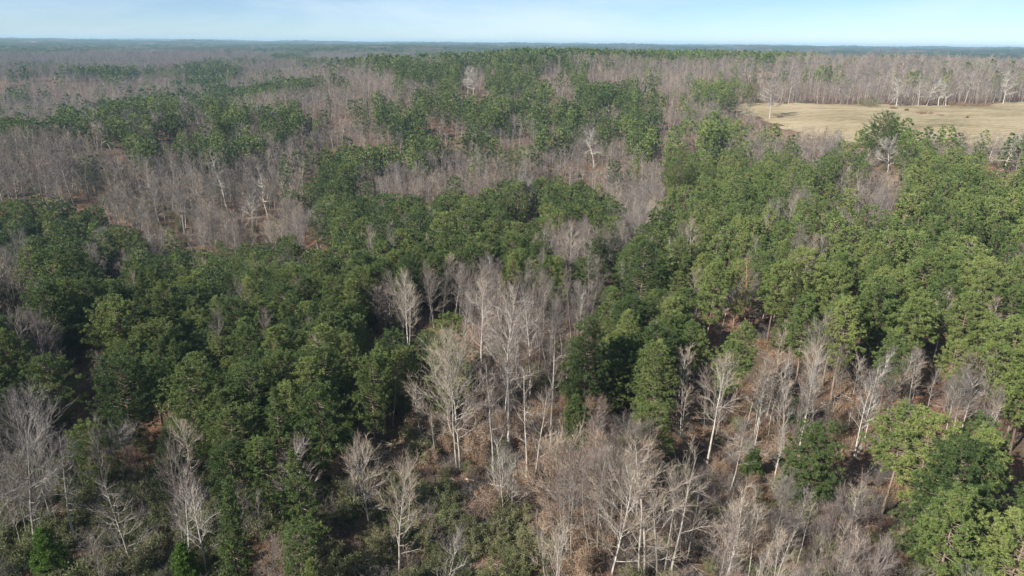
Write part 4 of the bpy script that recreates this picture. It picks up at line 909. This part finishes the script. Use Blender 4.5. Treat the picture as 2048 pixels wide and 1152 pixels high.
# ------------------------------------------------------------------ brush, scrub and litter
def shrub(seed, h, r, nst=26, leaves=900, lsz=0.10, tw=1.0):
    g_ = np.random.default_rng(seed); T = MB(seed); W = MB(seed + 1); W.rng = g_
    P = []; D = []
    for k in range(nst):
        a = g_.uniform(0, 2 * PI); rr = r * math.sqrt(g_.random()); hh = h * (1 - 0.55 * (rr / r) ** 2) * g_.uniform(0.65, 1.1)
        p0 = np.array([math.cos(a), math.sin(a), 0]) * rr * 0.35; p2 = np.array([math.cos(a) * rr, math.sin(a) * rr, hh]); p1 = (p0 + p2) / 2 + np.array([0, 0, 0.15 * hh]) + g_.normal(0, 0.12, 3) * h * 0.3
        T.tube([p0, p1, p2], [0.02, 0.014, 0.006], 3, g_.uniform(0.3, 0.7))
        n = int(14 * tw); t = g_.random(n)[:, None] ** 0.7
        pp = p0 * (1 - t) ** 2 + 2 * p1 * t * (1 - t) + p2 * t ** 2
        d = rdir(g_, n) + nrm(p2 - p0) * 0.8; T.spikes(pp, d, g_.uniform(0.3, 0.8, n) * h * 0.35, 0.012, np.clip(g_.normal(0.5, 0.2, n), 0, 1))
        P.append(pp + d * g_.uniform(0, 0.4, (n, 1)) * h * 0.25)
    P = np.concatenate(P)
    if leaves:
        c = P[g_.integers(0, len(P), leaves)] + g_.normal(0, 0.12, (leaves, 3)) * [1, 1, 0.8]
        lump = vnoise(c[:, 0] + seed * 7, c[:, 1] + c[:, 2], 0.8, seed)
        W.kites(c, rdir(g_, leaves) + [0, 0, 0.3], lsz * g_.uniform(0.7, 1.5, leaves), lsz * 0.38, np.clip(0.15 + 0.6 * lump + g_.normal(0, 0.13, leaves), 0, 1))
    return T, W
def shr_parts(q, mt, ml, nm):
    T, W = q; return T.mesh(nm + '_stems', [mt]), (W.mesh(nm + '_leaves', [ml]) if W.v else None)
def shr_m(q, mt, ml): return merged(q[0], q[1], 'shrub_m', [mt, ml]) if q[1].v else q[0].mesh('shrub_m', [mt])
KV = [('olive', dict(h=2.6, r=1.9, nst=44, leaves=3800, lsz=0.125, tw=1.8), 'twig_grey', 'leaf_olive', 'olive-green scrub bush'),
      ('olive2', dict(h=3.2, r=1.6, nst=36, leaves=2600, lsz=0.12, tw=1.8), 'twig_tan', 'leaf_olive', 'tall olive scrub bush'),
      ('grey', dict(h=2.8, r=1.9, nst=40, leaves=0, tw=1.5), 'twig_grey', 'leaf_olive', 'leafless grey brush clump'),
      ('pink', dict(h=2.6, r=1.6, nst=40, leaves=160, lsz=0.13, tw=1.5), 'twig_pink', 'leaf_brown', 'pinkish brush clump'),
      ('brown', dict(h=3.6, r=1.9, nst=34, leaves=1300, lsz=0.13, tw=1.6), 'twig_tan', 'leaf_brown', 'brown-leaved brush clump'),
      ('yellow', dict(h=3.4, r=1.5, nst=22, leaves=220, lsz=0.15), 'twig_grey', 'leaf_yellow', 'yellow-leaved bush')]
KP = [shr_parts(shrub(1200 + i, **v[1]), M[v[2]], M[v[3]], 'shrub') for i, v in enumerate(KV)]
KM = [shr_m(shrub(1300 + i, **v[1]), M[v[2]], M[v[3]]) for i, v in enumerate(KV)]
KH = [v[1]['h'] for v in KV]
sh = []
for (r0, r1, c) in ((36, 120, 2.1), (120, 200, 3.0), (200, 420, 4.6), (420, 640, 8.0)):
    x, y, d = grid_pts(r0, r1, c, AMAX, 140 + r0); z = ground(x, y); h = rng.uniform(1.3, 3.7, len(x))
    bad = inpoly(x, y, FIELD); mx_, my_ = project(np.stack([x, y, z + h * 0.5], -1)); ty, pr = lookup(mx_, my_)
    share = np.where(ty == 'S', 0.95, np.where(ty == 'P', 0.12 + 0.4 * (1 - pr), 0.85))
    share = np.where(ty == 'T', 0.3, share); h = np.where(ty == 'T', h * 0.7, h)
    share = np.where((mx_ > 1400) & (my_ > 560) & (d < 175) & (ty == 'P'), 0.10, share)
    gap = inpoly(mx_, my_, [(690, 800), (800, 800), (815, 880), (780, 920), (690, 900)])
    share = np.where(gap, 0.12, share)
    litter = inpoly(mx_, my_, [(1640, 740), (1780, 740), (1960, 780), (2060, 800), (2060, 880), (1880, 890), (1800, 860), (1700, 850)]) | inpoly(mx_, my_, [(1040, 800), (1180, 800), (1180, 930), (1040, 930)])
    share = np.where(litter, 0.22, share)
    keep = ~bad & (rng.random(len(x)) < share)
    nz = fnoise(x, y, 14, 91, 2)
    for q in np.nonzero(keep)[0]:
        green = (ty[q] == 'S' and mx_[q] < 1200) or (mx_[q] < 600 and my_[q] > 850) 
        rr = rng.random()
        if green: k = rng.choice([0, 0, 1, 2, 3], p=[.42, .28, .16, .08, .06]) if nz[q] > 0.30 else rng.choice([1, 2, 3, 0])
        elif 1040 < mx_[q] < 1240 and my_[q] > 880: k = rng.choice([4, 3, 2], p=[.5, .3, .2])
        elif 1740 < mx_[q] < 1860 and 840 < my_[q] < 960 and rr < 0.13: k = 5
        else: k = rng.choice([2, 3, 1, 4], p=[.36, .36, .18, .10])
        hh = h[q] * (1.15 if k in (1, 4, 5) else 0.9) * (0.75 if litter[q] else 1)
        sh.append((x[q], y[q], z[q], hh, int(k), d[q], 0))
kI, kR = pick(sh, 300)
lab = labels(kI, [v[4] for v in KV], '')
for t, lb in zip(kI, lab):
    s = t[3] / KH[t[4]]; w = max(s, 0.6) * rng.uniform(0.9, 1.35)
    root = empty('shrub'); root.location = (t[0], t[1], t[2] - 0.1); root.rotation_euler = (0, 0, rng.uniform(0, 6.28)); root.scale = (w, w, s)
    tag(root, lb.replace(' , ', ', '), 'shrub', 'brush and scrub under the trees')
    link_mesh('stems', KP[t[4]][0], root)
    if KP[t[4]][1] is not None: link_mesh('leaves', KP[t[4]][1], root)
pts = [(t[0], t[1], t[2] - 0.1) for t in kR]; n = len(pts)
scatter('brush_thicket', pts, np.stack([np.zeros(n), np.zeros(n), rng.uniform(0, 6.28, n)], -1), [(t[3] / KH[t[4]] * 1.1,) * 3 for t in kR], [t[4] for t in kR], KM,
        'low tangled brush growing under and between the trees', 'brush')
# ground cover: dead stems, straw and fallen sticks
def tuft(seed, kind):
    g_ = np.random.default_rng(seed); W = MB(seed); W.rng = g_
    if kind == 'straw':
        n = 120; c = np.column_stack([g_.normal(0, 0.55, (n, 2)), np.zeros(n)]); W.spikes(c, rdir(g_, n) * 0.55 + [0, 0, 0.8], g_.uniform(0.3, 0.9, n), 0.022, np.clip(g_.normal(0.5, 0.2, n), 0, 1))
    elif kind == 'leaf':
        n = 150; c = np.column_stack([g_.normal(0, 0.6, (n, 2)), g_.uniform(0, 0.8, n) ** 1.5]); W.kites(c, rdir(g_, n), g_.uniform(0.1, 0.22, n), 0.05, np.clip(g_.normal(0.5, 0.22, n), 0, 1))
        W.spikes(np.column_stack([g_.normal(0, 0.5, (30, 2)), np.zeros(30)]), rdir(g_, 30) * 0.4 + [0, 0, 0.9], 0.9, 0.015, 0.5)
    else:
        for k in range(5):
            a = g_.uniform(0, 6.28); p = np.array([g_.normal(0, .8), g_.normal(0, .8), 0.06]); q = p + np.array([math.cos(a), math.sin(a), g_.uniform(0, 0.25)]) * g_.uniform(0.8, 2.6)
            W.tube([p, (p + q) / 2 + [0, 0, 0.05], q], [0.045, 0.03, 0.012], 3, g_.uniform(0.3, 1))
            m_ = (p + q) / 2; W.spikes([m_, m_, q], rdir(g_, 3) * [1, 1, .5], g_.uniform(.5, 1.2, 3), 0.018, 0.7)
    return W
gp = [tuft(1, 'straw').mesh('tuft', [M['straw']]), tuft(2, 'straw').mesh('tuft', [M['straw']]), tuft(3, 'leaf').mesh('tuft', [M['leaf_olive']]), tuft(4, 'leaf').mesh('tuft', [M['leaf_brown']]),
      tuft(5, 'stick').mesh('tuft', [M['pale_bark']]), tuft(6, 'stick').mesh('tuft', [M['grey_bark']])]
X_ = []
for (r0, r1, c) in ((36, 110, 1.15), (110, 190, 1.6), (190, 420, 2.8)):
    x, y, d = grid_pts(r0, r1, c, AMAX, 240 + r0); z = ground(x, y)
    mx_, my_ = project(np.stack([x, y, z], -1)); ty, pr = lookup(mx_, my_)
    keep = (ty != 'P') | (rng.random(len(x)) < 0.3)
    green = (fnoise(x, y, 11, 97, 2) > 0.5) & ((ty == 'S') | (mx_ < 620)) & (mx_ < 1400)
    litter = (ty == 'S') & (mx_ > 1500)
    keep &= ~inpoly(mx_, my_, [(690, 800), (800, 800), (815, 880), (780, 920), (690, 900)])
    keep &= (~litter) | (rng.random(len(x)) < 0.4)
    v = np.where(green, rng.choice([2, 2, 0, 4], len(x)), rng.choice([0, 1, 3, 4, 5, 0], len(x)))
    v = np.where(ty == 'P', rng.choice([3, 5, 0], len(x)), v)
    X_.append(np.stack([x, y, z, v, np.interp(d, [0, 190, 400], [1, 1.3, 2.0])], -1)[keep])
X_ = np.concatenate(X_); n = len(X_)
scatter('ground_cover', X_[:, :3], np.stack([np.zeros(n), np.zeros(n), rng.uniform(0, 6.28, n)], -1), np.repeat((X_[:, 4] * rng.uniform(0.6, 1.4, n))[:, None], 3, 1), X_[:, 3].astype(int), gp,
        'dead stems, straw, weeds and fallen sticks covering the forest floor', 'ground cover')
# pasture edge: rounded bush, brown brush line, small tufts in the grass
def edge(px, py, hpx, wpx, kv, label, name='shrub'):
    x, y, z = hit_ground(px, py); zc = (np.array([x, y, z]) - CAM) @ FWD; h = hpx / FPX * zc; w = wpx / FPX * zc / 2
    v = dict(KV[kv][1]); sc_ = max(1.0, h / v['h'])
    v.update(h=h, r=w, lsz=0.34, leaves=min(2600, int(v['leaves'] * 1.3)), nst=50); q = shrub(1500 + int(px), **v)
    root = empty(name); root.location = (x, y, z - 0.2); tag(root, label, 'shrub', None)
    link_mesh('stems', q[0].mesh('edge_stems', [M[KV[kv][2]]]), root)
    if q[1].v: link_mesh('leaves', q[1].mesh('edge_leaves', [M[KV[kv][3]]]), root)
edge(1740, 214, 22, 66, 0, 'large rounded olive bush at the far edge of the pasture')
edge(1818, 213, 14, 44, 3, 'low dark brush beside the whitest pasture-edge tree')
edge(1905, 212, 13, 60, 4, 'long low brown brush pile at the far edge of the pasture')
edge(1955, 213, 10, 60, 4, 'low reddish-brown brush right of the long brown brush pile')
edge(1786, 218, 5, 16, 4, 'small brown tuft in the grass before the rounded bush')
edge(1813, 222, 5, 10, 4, 'tiny brown tuft at the upper end of the weedy line in the pasture')
edge(1850, 228, 6, 46, 4, 'weedy brown line across the middle of the pasture')
edge(1880, 232, 5, 16, 3, 'brown tuft at the lower end of the weedy line in the pasture')
edge(1934, 237, 6, 8, 3, 'single small weed standing alone in the right of the pasture')
edge(1560, 236, 6, 14, 3, 'low weeds beside the foot of the lone white tree')
# brown-leaved oaks holding their leaves
for i, (bx, by, ty, w, lb) in enumerate([(1125, 1090, 925, 150, 'broad oak sapling full of pinkish-brown dead leaves at the bottom centre'), (1190, 1040, 900, 110, 'oak sapling with brown leaves behind the wide-limbed white tree at the bottom'),
        (1265, 990, 895, 100, 'rusty-leaved oak sapling between the tall cream trees and the pines'), (672, 975, 925, 32, 'small oak sapling with tan leaves below the black shadow gap'), (585, 1165, 1108, 80, 'tan-leaved oak sapling at the bottom edge right of the narrow front pine'),
        (1175, 880, 820, 60, 'rusty oak sapling low beside the dark clumpy pine by the gap')]):
    land('oak_sapling', bx, by, ty, w, lb); d = LAND[-1]
    T, W, tips = bare(4000 + i, h=d['h'], rad=d['rad'], style='round', crown=0.12, limbs=26, wtw=0.015)
    Lf = MB(4100 + i); Lf.rng = np.random.default_rng(4100 + i); n = 2600; c = tips[Lf.rng.integers(0, len(tips), n)] + Lf.rng.normal(0, 0.16, (n, 3))
    Lf.kites(c, rdir(Lf.rng, n) - [0, 0, 0.3], Lf.rng.uniform(0.12, 0.24, n), 0.055, np.clip(Lf.rng.normal(0.55, 0.2, n), 0, 1))
    r_ = empty('oak_sapling'); r_.location = (d['x'], d['y'], d['z'] - 0.1); tag(r_, lb, 'oak sapling')
    link_mesh('trunk', T.mesh('oak_trunk', [M['pale_bark']]), r_); link_mesh('twigs', W.mesh('oak_twigs', [M['twig_tan']]), r_); link_mesh('leaves', Lf.mesh('oak_leaves', [M['leaf_brown']]), r_)
# fallen trunks
for i, (ax, ay, bx, by, lb) in enumerate([(1720, 965, 1755, 930, 'pale broken trunk lying beyond the rounded pine in the brush'), (1690, 985, 1722, 990, 'short white log lying beside the rounded pine in the brush'), (1560, 1000, 1640, 1040, 'long grey log under the brush below the rounded pine'),
        (930, 965, 1010, 985, 'thin fallen pole across the foot of the straight white trees'), (1075, 905, 1140, 870, 'fallen pole on the rusty litter right of the central gap')]):
    A = np.array(hit_ground(ax, ay)); B = np.array(hit_ground(bx, by)); T = MB(i)
    Md = (A + B) / 2 + [0, 0, 0.35]; T.tube([A + [0, 0, .2], Md, B + [0, 0, 0.5]], [0.16, 0.13, 0.07], 6, 0.5)
    T.spikes([Md, Md, B], rdir(rng, 3) + [0, 0, .6], 1.6, 0.04, 0.5)
    me = T.mesh('fallen_log', [M['pale_bark'] if i != 2 else M['grey_bark']]); me.transform(Matrix.Translation(Vector(-A)))
    o = link_mesh('fallen_log', me); o.location = A; tag(o, lb, 'fallen log')

# ------------------------------------------------------------------ haze
bmh = bpy.data.meshes.new('haze')
hz0, hz1, hr = -60.0, 98.0, 14800.0
vs = [(sx * hr, sy * hr, zz) for zz in (hz0, hz1) for sx, sy in ((-1, -1), (1, -1), (1, 1), (-1, 1))]
bmh.from_pydata(vs, [], [(3, 2, 1, 0), (4, 5, 6, 7), (0, 1, 5, 4), (1, 2, 6, 5), (2, 3, 7, 6), (3, 0, 4, 7)])
hm = bpy.data.materials.new('haze'); hm.use_nodes = True; hm.node_tree.nodes.clear()
ho = hm.node_tree.nodes.new('ShaderNodeOutputMaterial'); hv = hm.node_tree.nodes.new('ShaderNodeVolumePrincipled')
hv.inputs['Color'].default_value = (0.52, 0.80, 1.0, 1); hv.inputs['Density'].default_value = 0.00010
hv.inputs['Anisotropy'].default_value = 0.0
hm.node_tree.links.new(hv.outputs[0], ho.inputs['Volume']); bmh.materials.append(hm)
tag(link_mesh('haze', bmh), 'thin blue air haze over the far hills', 'haze', None, 'stuff')
